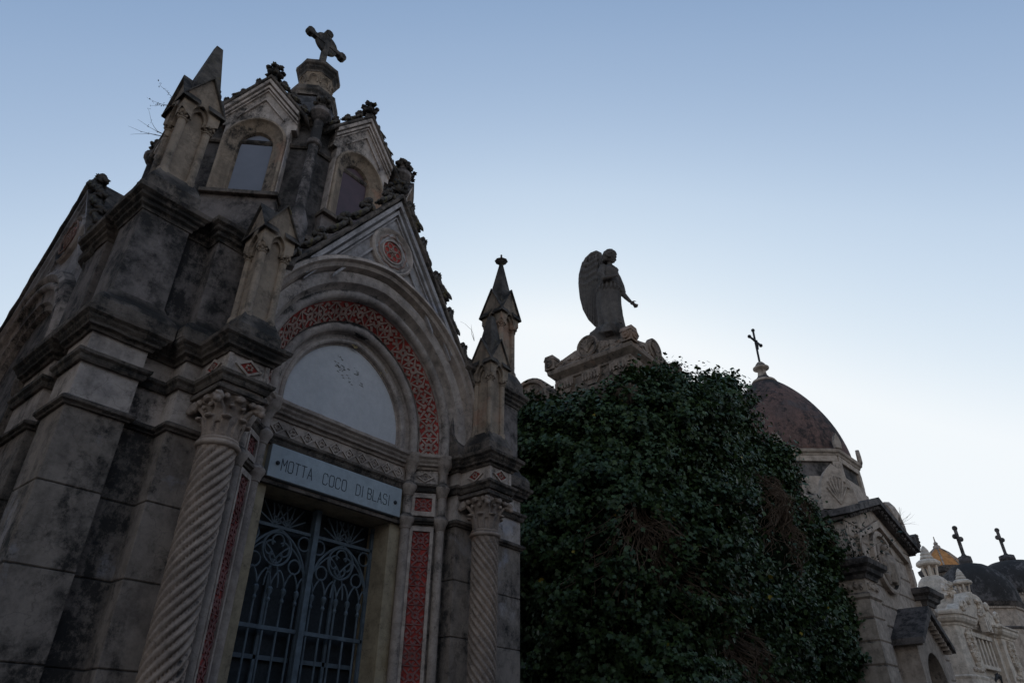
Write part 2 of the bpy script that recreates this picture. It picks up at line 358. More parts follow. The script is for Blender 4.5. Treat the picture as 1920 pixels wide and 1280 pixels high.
# --- entablature blocks with diamonds over the columns
for s in (-1,1):
    mb=MB(); cx=1.29*s
    mb.box(cx-.147,cx+.147,-2.567,-2.2,3.60,4.02)
    for sx in (-1,1): mb.box(cx+sx*.135-.016,cx+sx*.135+.016,-2.575,-2.545,3.735,3.87)
    b=mb.build('entablature_block','pale',chapel,bevel=.004)
    def diam(mb,fm,a=.066,hgt=.062,t=.015,h=.014):
        for k in range(4):
            p=[(a,0),(0,hgt),(-a,0),(0,-hgt)][k]; q=[(a,0),(0,hgt),(-a,0),(0,-hgt)][(k+1)%4]; f=1-t/.05
            mb.add([fm(*p,0),fm(*q,0),fm(q[0]*f,q[1]*f,0),fm(p[0]*f,p[1]*f,0),fm(*p,h),fm(*q,h),fm(q[0]*f,q[1]*f,h),fm(p[0]*f,p[1]*f,h)],[(4,5,6,7),(0,1,5,4),(1,2,6,5),(2,3,7,6),(3,0,4,7)])
    fF=lambda u,v,h,cx=cx:(cx+u*1.5,-2.568-h,3.803+v); fS=lambda u,v,h,cx=cx:(cx-.148-h,-2.40+u*1.5,3.803+v); fE=lambda u,v,h,cx=cx:(cx+.148+h,-2.40+u*1.5,3.803+v)
    for fm in (fF,fS,fE):
        mb=MB(); diam(mb,fm); mb.build('diamond_frame','portal',b)
        mb=MB(); mb.add([fm(.045,0,.004),fm(0,.042,.004),fm(-.045,0,.004),fm(0,-.042,.004)],[(0,1,2,3)]); mb.build('diamond_field','red',b)
        mb=MB()
        for k in range(6):
            a=k*PI/3+.3; p=fm(.014*cos(a),.019*sin(a),.010); mb.ball(p,.0095,6,4,jit=.4,sd=k)
        mb.build('rosette','lattice',b)
# --- colonnettes with rings beside the splay
def colonnette(x,y,r=.042):
    P=[(r*1.5,0),(r*1.5,.62),(r*1.15,.66),(r,.70)]
    for z in (3.36,3.655): P+= [(r,z-.05),(r*1.15,z-.045),(r*1.45,z+.0),(r*1.75,z+.02),(r*1.85,z+.045),(r*1.4,z+.07),(r*1.05,z+.085),(r,z+.09)]
    P+=[(r,3.83),(r*1.3,3.85),(r*1.35,3.87),(r*1.9,3.90),(r*2.2,3.925),(r*2.3,3.955),(r*2.6,3.975),(r*2.6,3.99),(0.01,3.998)]
    m=MB(); m.lathe(P,14,(x,y)); return m
for s in (-1,1):
    colonnette(.752*s,-1.945).build('colonnette','portal',chapel,auto=True)
    colonnette(1.0*s,-2.125,.038).build('colonnette','portal',chapel,auto=True)
# --- red panels on the splay
def splay(u,v,h,s): # u 0..1 from inner to outer; h outwards
    ax,ay,bx,by=.775,-1.94,.975,-2.098; nx,ny=-(ay-by),(ax-bx)
    L=math.hypot(nx,ny); nx,ny=nx/L,ny/L
    if ny>0: nx,ny=-nx,-ny
    return (s*(ax+(bx-ax)*u+nx*h),ay+(by-ay)*u+ny*h,v)
for s in (-1,1):
    for (z0,z1,nu) in ((.70,3.30,17),(3.475,3.60,1)):
        mb=MB(); mb.add([splay(.2,z0,.004,s),splay(.8,z0,.004,s),splay(.8,z1,.004,s),splay(.2,z1,.004,s)],[(0,1,2,3)])
        p=mb.build('red_panel','red',chapel)
        mb=MB()
        for (a,b,c,d) in ((.09,.2,z0-.04,z1+.04),(.8,.91,z0-.04,z1+.04),(.2,.8,z1,z1+.04),(.2,.8,z0-.04,z0)):
            vs=[splay(u,v,h,s) for h in (0,.026) for u,v in ((a,c),(b,c),(b,d),(a,d))]; mb.add(vs,[(4,5,6,7),(0,1,5,4),(1,2,6,5),(2,3,7,6),(3,0,4,7)])
        mb.build('frame','portal',p)
        mb=MB(); lattice(mb,nu,lambda u,v,h,s=s,z0=z0,z1=z1,nu=nu: splay(.2+.6*v,z0+(z1-z0)*u/nu,.004+h,s))
        mb.build('star_pattern','redlattice',p)
    # lozenge on the frieze of the splay
    mb=MB(); diam(mb,lambda u,v,h,s=s: splay(.5+u*5,3.80+v*.85,h,s),h=.012)
    for k in range(8): a=k*PI/4; mb.ball(splay(.5+.13*cos(a),3.80+.018*sin(a),.006,s),.009,6,4)
    mb.build('lozenge','portal',chapel)
# --- door surround, lintel, tablet, diamond frieze
mb=MB()
for s in (-1,1):
    x0,x1=sorted((.61*s,.735*s)); mb.box(x0,x1,-1.905,-1.62,0,3.345)
mb.box(-.735,.735,-1.905,-1.62,3.345,3.99)
mb.build('door_surround','jamb',chapel,bevel=.005)
mb=MB(); mb.box(-.70,.70,-1.94,-1.90,3.345,3.372); mb.sweep([(-.70,-1.906),(.70,-1.906)],[(-.02,3.655),(.02,3.655),(.03,3.67),(.03,3.685),(.05,3.70),(.05,3.715),(-.02,3.72)]); mb.build('lintel_moulding','dark',chapel)
mb=MB(); mb.box(-.715,.715,-1.918,-1.90,3.72,3.868); fr_=mb.build('diamond_frieze','portal',chapel)
for k in range(10):
    mb=MB(); cx=-.63+k*.14
    diam(mb,lambda u,v,h,cx=cx:(cx+u,-1.9185-h,3.795+v),h=.012)
    for q in range(8):
        a=q*PI/4+.2; mb.ball((cx+.022*cos(a),-1.922,3.795+.02*sin(a)),.011,6,4,jit=.4,sd=q+k)
    mb.build('diamond_tile','portal',fr_)
mb=MB(); mb.box(-.662,.662,-1.965,-1.906,3.388,3.640)
tab=mb.build('name_tablet','marble',chapel,bevel=.004)
L_={'M':[[(0,0),(0,1),(.5,.45),(1,1),(1,0)]],'O':[[(.2,0),(0,.15),(0,.85),(.2,1),(.8,1),(1,.85),(1,.15),(.8,0),(.2,0)]],'T':[[(0,1),(1,1)],[(.5,1),(.5,0)]],
'A':[[(0,0),(.5,1),(1,0)],[(.2,.35),(.8,.35)]],'C':[[(1,.8),(.8,1),(.2,1),(0,.85),(0,.15),(.2,0),(.8,0),(1,.2)]],'D':[[(0,0),(0,1),(.65,1),(1,.8),(1,.2),(.65,0),(0,0)]],
'I':[[(.5,0),(.5,1)]],'B':[[(0,0),(0,1),(.7,1),(.95,.85),(.95,.65),(.7,.52),(0,.52)],[(.7,.52),(1,.38),(1,.14),(.75,0),(0,0)]],'L':[[(0,1),(0,0),(1,0)]],
'S':[[(1,.82),(.8,1),(.2,1),(0,.85),(0,.65),(.2,.52),(.8,.48),(1,.35),(1,.15),(.8,0),(.2,0),(0,.18)]]}
for word,xa,xb in (('MOTTA',-.555,-.275),('COCO',-.172,.060),('DI',.163,.238),('BLASI',.286,.528)):
    mb=MB(); n=len(word); wts=[.35 if c=='I' else 1 for c in word]; tot=sum(wts)+.42*(n-1); u=(xb-xa)/tot; x=xa
    for c,wt in zip(word,wts):
        for st in L_[c]:
            for a,b in zip(st[:-1],st[1:]):
                w_=wt*u; a_=Vector((x+a[0]*w_,3.457+a[1]*.090)); b_=Vector((x+b[0]*w_,3.457+b[1]*.090)); d=(b_-a_).normalized(); q=Vector((-d.y,d.x))*.0027; d=d*.0025
                mb.add([(p.x,y,p.y) for y in (-1.966,-1.9672) for p in (a_-q-d,b_-q+d,b_+q+d,a_+q-d)],[(4,5,6,7),(0,1,5,4),(1,2,6,5),(2,3,7,6),(3,0,4,7)])
        x+=(wt+.42)*u
    mb.build('lettering','ink',tab)
for s in (-1,1):
    mb=MB(); mb.ball((.593*s,-1.968,3.503),.017,12,8); mb.build('bolt','ink',tab,smooth=True)
# --- gate
def gate():
    G=MB(); y=-1.70
    def bar(x0,z0,x1,z1,w=.012,yy=y,d=.012):
        dx,dz=x1-x0,z1-z0; L=math.hypot(dx,dz); nx,nz_=-dz/L*w,dx/L*w
        G.prism([(x0-nx,z0-nz_),(x1-nx,z1-nz_),(x1+nx,z1+nz_),(x0+nx,z0+nz_)],yy-d,yy+d)
    def curve(pts,r=.0075,closed=False): G.tube([(a,y,b) for a,b in pts],r,6,closed)
    def circ(cx,cz,r,t=.0075,n=28): curve([(cx+r*cos(2*PI*i/n),cz+r*sin(2*PI*i/n)) for i in range(n)],t,True)
    def lanc(xa,xb,z0,z1,t=.007,n=8):
        h=z1-z0; w=(xb-xa)/2; Rr=(h*h+w*w)/(2*w)
        fm=math.asin(min(1,h/Rr))
        for sg in (-1,1):
            c=(xa+Rr if sg<0 else xb-Rr)
            curve([(c+sg*Rr*cos(fm*i/n),z0+Rr*sin(fm*i/n)) for i in range(n+1)],t)
    for s in (-1,1):
        c=.303*s
        for x in (.015*s,.598*s): bar(x,.1,x,3.32,.014)
        bar(0.02*s,3.125,.60*s,3.125,.012); bar(.02*s,2.405,.60*s,2.405,.014); bar(.02*s,.25,.6*s,.25,.02); bar(.02*s,1.25,.6*s,1.25,.014)
        xs=[c-.232,c-.116,c,c+.116,c+.232]
        for x in xs:
            G.tube([(x,y,.25),(x,y,2.66)],.0085,8)
            G.lathe([(.009,2.58),(.016,2.59),(.016,2.605),(.010,2.615),(.012,2.635),(.020,2.65),(.022,2.675),(.012,2.69)],10,(x,y))
        allx=[c-.29]+xs+[c+.29]
        lanc(c-.30+.01,c-.232,2.70,2.79)
        for a,b in zip(xs[:-1],xs[1:]): lanc(a,b,2.68,2.815)
        lanc(c+.232,c+.29,2.70,2.79)
        lanc(c-.29,c+.29,2.70,3.112,.010)
        lanc(c-.29,c+.06,2.69,3.0,.007); lanc(c-.06,c+.29,2.69,3.0,.007)
        circ(c,2.965,.124,.010)
        for a in range(4):
            q=a*PI/2; cx,cz=c+.056*cos(q),2.965+.056*sin(q)
            curve([(cx+.052*cos(q+R(t)),cz+.052*sin(q+R(t))) for t in range(-128,129,16)],.008)
        for dx,z,r in ((-.232,3.045,.054),(.232,3.045,.054),(-.176,2.858,.052),(.176,2.858,.052)): circ(c+dx,z,r)
        for f in (c-.06,c+.06):
            for a in (-62,-36,-12,12,36,62):
                bar(f,3.135,f+.17*math.tan(R(a)) if abs(a)<50 else f+(.15 if a>0 else -.15),3.30 if abs(a)<50 else 3.135+.15/math.tan(R(abs(a))),.005,d=.005)
    return G.build('gate','iron',chapel,auto=True)
gt=gate()
mb=MB(); mb.box(-.025,.025,-1.745,-1.68,.1,3.33); mb.build('centre_post','iron',gt,bevel=.004)
mb=MB()
for x in (-.3,.3): mb.box(x-.012,x+.012,-1.655,-1.635,.1,2.9); mb.box(x-.28,x+.28,-1.655,-1.635,2.2,2.23)
mb.build('back_bar','iron',gt)
mb=MB(); mb.box(-.61,.61,-1.625,-1.61,.05,3.36); mb.build('gate_glass','dglass',gt)
# --- arch: hood, outer archivolt, red soffit, inner rings, tympanum
mb=MB(); archsweep(mb,[(1.32,-2.15),(1.31,-2.285),(1.285,-2.325),(1.25,-2.335),(1.235,-2.30),(1.20,-2.29),(1.185,-2.25),(1.17,-2.22)],Z0,ZC,EE,22); mb.build('hood_moulding','portal',chapel,auto=True)
mb=MB(); archsweep(mb,[(1.18,-2.14),(1.17,-2.235),(1.12,-2.24),(1.075,-2.225),(1.06,-2.19),(1.045,-2.165)]+roll(1.0,-2.125,.044,-40,-200,8)+[(.955,-2.105),(.952,-2.085)],Z0,ZC,EE,22); mb.build('archivolt','pale',chapel,auto=True)
mb=MB(); archsweep(mb,[(.953,-2.088),(.802,-1.972)],Z0,ZC,EE,22); rb=mb.build('red_band','red',chapel)
_A=[archpts(w,Z0,ZC,EE,60) for w in (.953,.802)]
def redmap(u,v,h,n=22):
    k=u/n*(len(_A[0])-1); i=min(int(k),len(_A[0])-2); f=k-i; P=[]
    for a in _A: P.append((a[i][0]*(1-f)+a[i+1][0]*f,a[i][1]*(1-f)+a[i+1][1]*f))
    vx=.04+.92*v
    x=P[0][0]*(1-vx)+P[1][0]*vx; z=P[0][1]*(1-vx)+P[1][1]*vx; y=-2.088+(2.088-1.972)*vx
    cx=Vector((x,z-ZC)); cx.normalize(); return (x-cx.x*h*.6,y-h*.8,z-cx.y*h*.6)
def reparam():
    # even arc length stations so the cells keep their size
    out=[]
    mid=[((a[0]+b[0])/2,(a[1]+b[1])/2) for a,b in zip(*_A)]; s=[0]
    for p,q in zip(mid[:-1],mid[1:]): s.append(s[-1]+math.hypot(q[0]-p[0],q[1]-p[1]))
    return s
_s=reparam(); _L=_s[-1]
def redmap2(u,v,h,n=16):
    t=u/n*_L; i=0
    while i<len(_s)-2 and _s[i+1]<t: i+=1
    k=i+(t-_s[i])/(_s[i+1]-_s[i]+1e-9); return redmap(k/(len(_A[0])-1)*22,v,h)
mb=MB(); lattice(mb,16,redmap2,.062); mb.build('star_pattern','lattice',rb)
mb=MB(); archsweep(mb,[(.802,-1.972),(.800,-1.985)]+roll(.757,-1.945,.044,-20,-200,8)+[(.71,-1.925),(.70,-1.905),(.655,-1.90)]+roll(.645,-1.90,.022,0,-180,5)+[(.622,-1.855)],Z0,ZC,EE,22); mb.build('inner_arch','pale',chapel,auto=True)
mb=MB(); pts=archpts(.66,Z0,ZC,EE,22); mb.prism(pts,-1.868,-1.84); ty=mb.build('tympanum','tymp',chapel)
mb=MB()      # second order inside the tympanum ring and the flaked plaster on its face
archsweep(mb,[(.632,-1.862),(.628,-1.876),(.612,-1.876),(.606,-1.866)],Z0,ZC,EE,22); mb.build('inner_ring','pale',ty,auto=True)
mb=MB()
for (cx,cz,n,sx,sz) in ((-.10,4.58,26,.075,.022),(.08,4.60,9,.035,.02),(-.02,4.50,12,.06,.02),(.14,4.52,6,.02,.02),(-.13,4.67,5,.03,.01)):
    for k in range(n):
        x=cx+random.gauss(0,sx*.6); z=cz+random.gauss(0,sz)-.2*(x-cx); r=random.uniform(.004,.015)
        mb.add([(x+r*random.uniform(.5,1.3)*cos(a)*1.3,-1.8688,z+r*random.uniform(.4,1.1)*sin(a)*.6) for a in [q*PI/4 for q in range(8)]],[tuple(range(8))])
mb.build('flaked_patch',simple('bare_render',(.23,.21,.19),.9,0,.3,20,.2),ty)
mb=MB()
for (cx,cz) in ((.0,4.845),(.36,4.70)):
    for k in range(10):
        x=cx+random.gauss(0,.022); z=cz+random.gauss(0,.02); r=random.uniform(.008,.02)
        mb.add([(x+r*random.uniform(.5,1.3)*cos(a),-1.9075,z+r*random.uniform(.5,1.3)*sin(a)) for a in [q*PI/4 for q in range(8)]],[tuple(range(8))])
mb.build('flaked_patch',simple('ochre_undercoat',(.30,.22,.11),.9,0,.3,20,.2),ty)

# --- front gable wall with arch opening, mouldings, rosette
GA=6.40; GF=4.95; GW=1.01; SL=(GA-GF)/GW
def gable(Mx,y0,front):
    """the gable wall at local plane y0 (negative outwards)"""
    mb=MB(Mx); A=archpts(1.20 if front else 1.0,Z0,ZC,EE,22); xs=[a[0] for a in A]; 
    top=lambda x: GA-SL*abs(x) if abs(x)<=GW else GF
    pts=[(-1.30,GF)]+[(x,top(x)) for x in ()]
    vs=[];fs=[]; n=len(A)
    for x,z in A: vs+= [(x,y0,z),(x,y0,max(top(x),z+.02)),(x,y0+.14,max(top(x),z+.02))]
    for i in range(n-1): a=i*3; fs+=[(a,a+3,a+4,a+1),(a+1,a+4,a+5,a+2)]
    mb.add(vs,fs)
    w=A[-1][0]
    for s in (-1,1):
        x0,x1=sorted((w*s,1.31*s)); mb.box(x0,x1,y0,y0+.14,Z0+.02,GF)
    g=mb.build('gable','bluegable',chapel)
    # raised inner mouldings following the rakes
    mb=MB(Mx)
    for s in (-1,1):
        for off,wd,h in ((.012,.04,.062),(.075,.03,.04),(.12,.012,.022),(.225,.022,.024)):
            xa=.86 if off<.2 else .60
            p=[(0,GA-off*1.75),(s*xa,GA-off*1.75-SL*xa),(s*xa,GA-off*1.75-SL*xa-wd*1.75),(0,GA-off*1.75-wd*1.75)]
            mb.prism(p,y0-h,y0+.01)
    mb.build('raking_moulding','bluegable',g)
    # medallion
    mb=MB(Mx@TR(0,y0,5.745)@Matrix.Rotation(PI/2,4,'X'))
    mb.lathe([(.262,-.01),(.258,.03),(.24,.048),(.222,.04),(.21,.022),(.20,.018),(.135,.018),(.13,.03),(.115,.03),(.112,.012),(.01,.012)],32)
    md=mb.build('medallion','pale',g,auto=True)
    Q=Mx@TR(0,y0,5.745)@Matrix.Rotation(PI/2,4,'X')
    mb=MB(Q); dz=0 if front else .028
    mb.lathe([(.112,.004),(.112,.0145+dz),(.001,.0145+dz)],28); mb.build('red_disc','red',md)
    mb=MB(Q@TR(0,0,dz))
    for k in range(6):
        a=k*PI/3
        mb.tube([(.068*cos(a)+.032*cos(t),.068*sin(a)+.032*sin(t),.018) for t in [q*PI/5 for q in range(10)]],.0065,5,True)
        mb.ball((.030*cos(a+.5),.030*sin(a+.5),.02),.014,6,4,jit=.5,sd=k)
    for k in range(12): a=k*PI/6; mb.tube([(.165*cos(a-.2),.165*sin(a-.2),.018),(.175*cos(a),.175*sin(a),.024),(.165*cos(a+.3),.165*sin(a+.3),.018)],.009,5)
    mb.ball((0,0,.02),.02,8,5,jit=.4); mb.build('flower','lattice',md)
    # dark raking coping with broken edge
    mb=MB(Mx)
    for s in (-1,1):
        n=26; vs=[];fs=[]; x1=GW+.14
        for i in range(n+1):
            x=x1*i/n; zt=GA-SL*x
            sec=[(y0+.30,zt+.0),(y0-.03,zt-.02),(y0-.05,zt-.01),(y0-.065,zt+.005),(y0-.085,zt+.015),(y0-.09,zt+.055),(y0-.05,zt+.085),(y0+.30,zt+.085)]
            for (yy,z) in sec:
                q=Vector((s*x,yy,z)); e=noise.noise_vector(q*11+Vector((3,1,2)))*.010 if i>0 else Vector((0,0,0)); vs.append(tuple(q+e) if yy<y0+.2 else tuple(q))
        m=8
        for i in range(n):
            for k in range(m): fs.append((i*m+k,(i+1)*m+k,(i+1)*m+(k+1)%m,i*m+(k+1)%m))
        fs.append(tuple(range(m))); fs.append(tuple(range(n*m,n*m+m)))
        mb.add(vs,fs)
        # foot return
        x0,x1b=sorted((s*(GW+.0),s*(GW+.24)))
        mb.sweep([(x0,y0),(x1b,y0)],[(-.15,GF-.16),(.0,GF-.16),(.03,GF-.13),(.05,GF-.09),(.085,GF-.06),(.11,GF-.03),(.115,GF+.02),(-.15,GF+.04)],jit=.006,sub=.05)
    mb.build('coping','dark',g)
    # small roof behind the gable
    mb=MB(Mx); zt=GA+.04
    mb.prism([(-GW-.05,zt-SL*(GW+.05)),(0,zt),(GW+.05,zt-SL*(GW+.05))],y0+.28,-1.20)
    mb.build('roof','drum',g)
    return g
gf=gable(Matrix.Identity(4),-2.25,True)
gl=gable(LEFT@TR(.08,0,0),-2.02,False)
gr=cop(gl,chapel,RZ(PI)); gb=cop(gl,chapel,RZ(-PI/2))
# side arches
for Mx in (LEFT,LEFT@RZ(PI)):
    mb=MB(Mx); archsweep(mb,[(1.10,-2.0),(1.08,-2.10),(1.03,-2.12),(.99,-2.10),(.975,-2.08)]+roll(.94,-2.07,.035,-20,-190,6)+[(.90,-2.06),(.84,-2.05),(.80,-2.05),(.78,-2.02),(.74,-2.01),(.72,-1.96)],Z0,ZC,EE,20)
    mb.build('side_arch','pale',chapel,auto=True)
    mb=MB(Mx)
    for s in (-1,1):
        for x,r in ((.94,.04),(.78,.035)): mb.lathe([(r,0),(r,3.83),(r*1.5,3.86),(r*1.9,3.95),(r*1.9,4.0)],12,(s*x,-2.08))
    mb.build('side_colonnette','ashlar',chapel,auto=True)
# --- attic storey
def attic_path(k=0):
    h=[(-2.10,-2.11),(-1.75,-2.11),(-1.75,-2.05),(-1.56,-2.05),(-1.56,-2.19),(-1.02,-2.19)]
    side=[(-2.10,-1.16),(-2.10,-1.55),(-2.04,-1.55),(-2.04,-1.75),(-2.10,-1.75)]
    return side+h
al=attic_path(); ar=mir(al)
ab=[(2.10,1.16),(2.10,2.11),(1.0,2.11),(-1.0,2.11),(-2.10,2.11),(-2.10,1.16)]
for p in (al,ar,ab): mb=MB(); mb.sweep(p,[(-.15,4.0),(0,4.0),(0,4.95),(-.15,4.95)]); mb.build('attic_wall','attic',chapel,bevel=.006)
for p in (al,ar,ab): mb=MB(); mb.sweep(p,[(-.1,4.0),(.09,4.0),(.09,4.08),(.07,4.12),(.03,4.16),(.0,4.23),(-.1,4.23)],jit=.006,sub=.05); mb.build('attic_base','dark',chapel)
AC=[(-.1,4.90),(.010,4.91),(.016,4.935),(.036,4.95),(.040,4.975),(.062,4.99),(.066,5.01),(.092,5.03),(.096,5.065),(.07,5.08),(.02,5.12),(-.1,5.12)]
for p in (al,ar,ab): mb=MB(); mb.sweep(p,AC,jit=.007,sub=.045,sd=4); mb.build('attic_cornice','dark',chapel)
mb=MB(); mb.box(-2.0,2.0,-1.98,1.98,4.97,5.10); mb.build('attic_roof','drum',chapel)
# --- pinnacles
def leafcap(mb,x,y,z,r,h,n=6,sd=0):
    """little foliate capital"""
    mb.lathe([(r,z-h*.62),(r*1.25,z-h*.58),(r*1.25,z-h*.5),(r*.95,z-h*.45),(r*1.05,z-h*.1),(r*1.5,z),(r*1.7,z+.01),(r*1.7,z+.03)],10,(x,y))
    for k in range(n):
        a=k*2*PI/n+.3; mb.ball((x+r*1.35*cos(a),y+r*1.35*sin(a),z-h*.06),r*.5,6,4,sc=(1,1,1.1),jit=.5,sd=sd+k); mb.ball((x+r*1.15*cos(a+.5),y+r*1.15*sin(a+.5),z-h*.3),r*.38,6,4,sc=(1,1,1.3),jit=.5,sd=sd+k)
def pinnacle(cx,cy,zb,zs,zc,ze,zp,zt,b,e,knob=False,blunt=False,name='pinnacle'):
    """zb base, zs shaft start, zc capitals, ze eaves, zp gablet peaks, zt tip; b half body, e half eaves"""
    T=TR(cx,cy,0); mb=MB(T)
    mb.box(-b*.74,b*.74,-b*.74,b*.74,zs-.02,ze+.02)
    r=b*.25
    for sx in (-1,1):
        for sy in (-1,1):
            mb.lathe([(r*1.5,zs-.02),(r*1.5,zs+.02),(r,zs+.05),(r,zc-.05)],10,(sx*b*.82,sy*b*.82))
    body=mb.build('pinnacle','warm',chapel,auto=True)
    for sx in (-1,1):
        for sy in (-1,1): mb=MB(T); leafcap(mb,sx*b*.82,sy*b*.82,zc,r,.10*b/.12,sd=sx+sy); mb.build('capital','warm',body)
    mb=MB(T); o=b*1.15
    mb.sweep([(-b,-b),(b,-b),(b,b),(-b,b)],[(-b*.9,zb),(b*.55,zb),(b*.55,zb+(zs-zb)*.45),(b*.35,zb+(zs-zb)*.7),(b*.1,zs),(-b*.9,zs)],closed=True,jit=.004,sub=.05)
    mb.build('pinnacle_base','dark',body)
    # gablet faces with lancet recess
    mb=MB(T); dk=MB(T)
    for k in range(4):
        mb=MB(T); Q=RZ(k*PI/2); yy=-e*.93; w=b*.52; zl=zc+.03
        A=[(-w,zl-.06)]+[(x,z) for x,z in archpts(w,zl,zl+.01,w*1.0,7)]+[(w,zl-.06)]
        top=lambda x: ze+(zp-ze)*(1-abs(x)/e)
        vs=[];fs=[]
        for x,z in A: vs+=[xf(Q,(x,yy,z)),xf(Q,(x,yy,top(x))),xf(Q,(x,yy+.06*b/.12,z))]
        for i in range(len(A)-1): a=i*3; fs+=[(a,a+3,a+4,a+1),(a,a+3,a+5,a+2)]
        mb.add(vs,fs)
        for s in (-1,1):
            mb.add([xf(Q,p) for p in ((s*w,yy,zl-.06),(s*e*.93,yy,zl+.0),(s*e*.93,yy,top(e*.93)),(s*w,yy,top(w)))],[(0,1,2,3)])
        # recess inner ring
        A2=archpts(w*.72,zl-.05,zl,w*.7,7)
        vs=[];fs=[]
        A1=archpts(w*1.02,zl-.05,zl+.01,w*1.0,7)
        for (x,z),(x2,z2) in zip(A1,A2): vs+=[xf(Q,(x,yy+.03*b/.12,z)),xf(Q,(x2,yy+.03*b/.12,z2)),xf(Q,(x2,yy+.055*b/.12,z2))]
        for i in range(len(A1)-1): a=i*3; fs+=[(a,a+3,a+4,a+1),(a+1,a+4,a+5,a+2)]
        mb.add(vs,fs)
        mb.build('gablet_face','warm',body)
        # dark roof slabs on each gablet
        t=.013*e/.14
        for s in (-1,1):
            P=[(0,zp),(s*e*1.12,ze-(zp-ze)*.12),(s*e*1.12,ze-(zp-ze)*.12+t),(0,zp+t*1.5)]
            vs=[xf(Q,(x,y_,z)) for y_ in (-e*1.10,-e*.2) for x,z in P]
            dk.add(vs,[(0,1,2,3),(7,6,5,4),(0,4,5,1),(1,5,6,2),(2,6,7,3),(3,7,4,0)])
    # spire
    rt=.02 if not blunt else .03; q=e*1.0
    prof=[(q*1.05,ze-.02),(q*.98,ze+.04),(rt*1.2,zt-.015),(rt*.6,zt)]
    dk.lathe([(r_*1.18,z) for r_,z in prof],4,a0=PI/4)
    n=0
    sp=dk.build('spire','spire',body,bevel=.004)
    if knob:
        mb=MB(T); z=zt; mb.lathe([(.018,z-.06),(.014,z-.02),(.03,z),(.085,z+.05),(.03,z+.085),(.012,z+.10),(.012,z+.15),(.0,z+.16)],8); mb.build('finial','spire',body)
    return body
for s in (-1,1):
    pinnacle(1.95*s,-1.96,5.10,5.33,5.96,6.12,6.44,7.00 if s<0 else 6.93,.125,.165,knob=(s>0),blunt=(s<0))
    pinnacle(1.275*s,-2.42,4.0,4.22,4.82,4.985,5.25,5.60 if s>0 else 5.26,.108,.140,blunt=True)
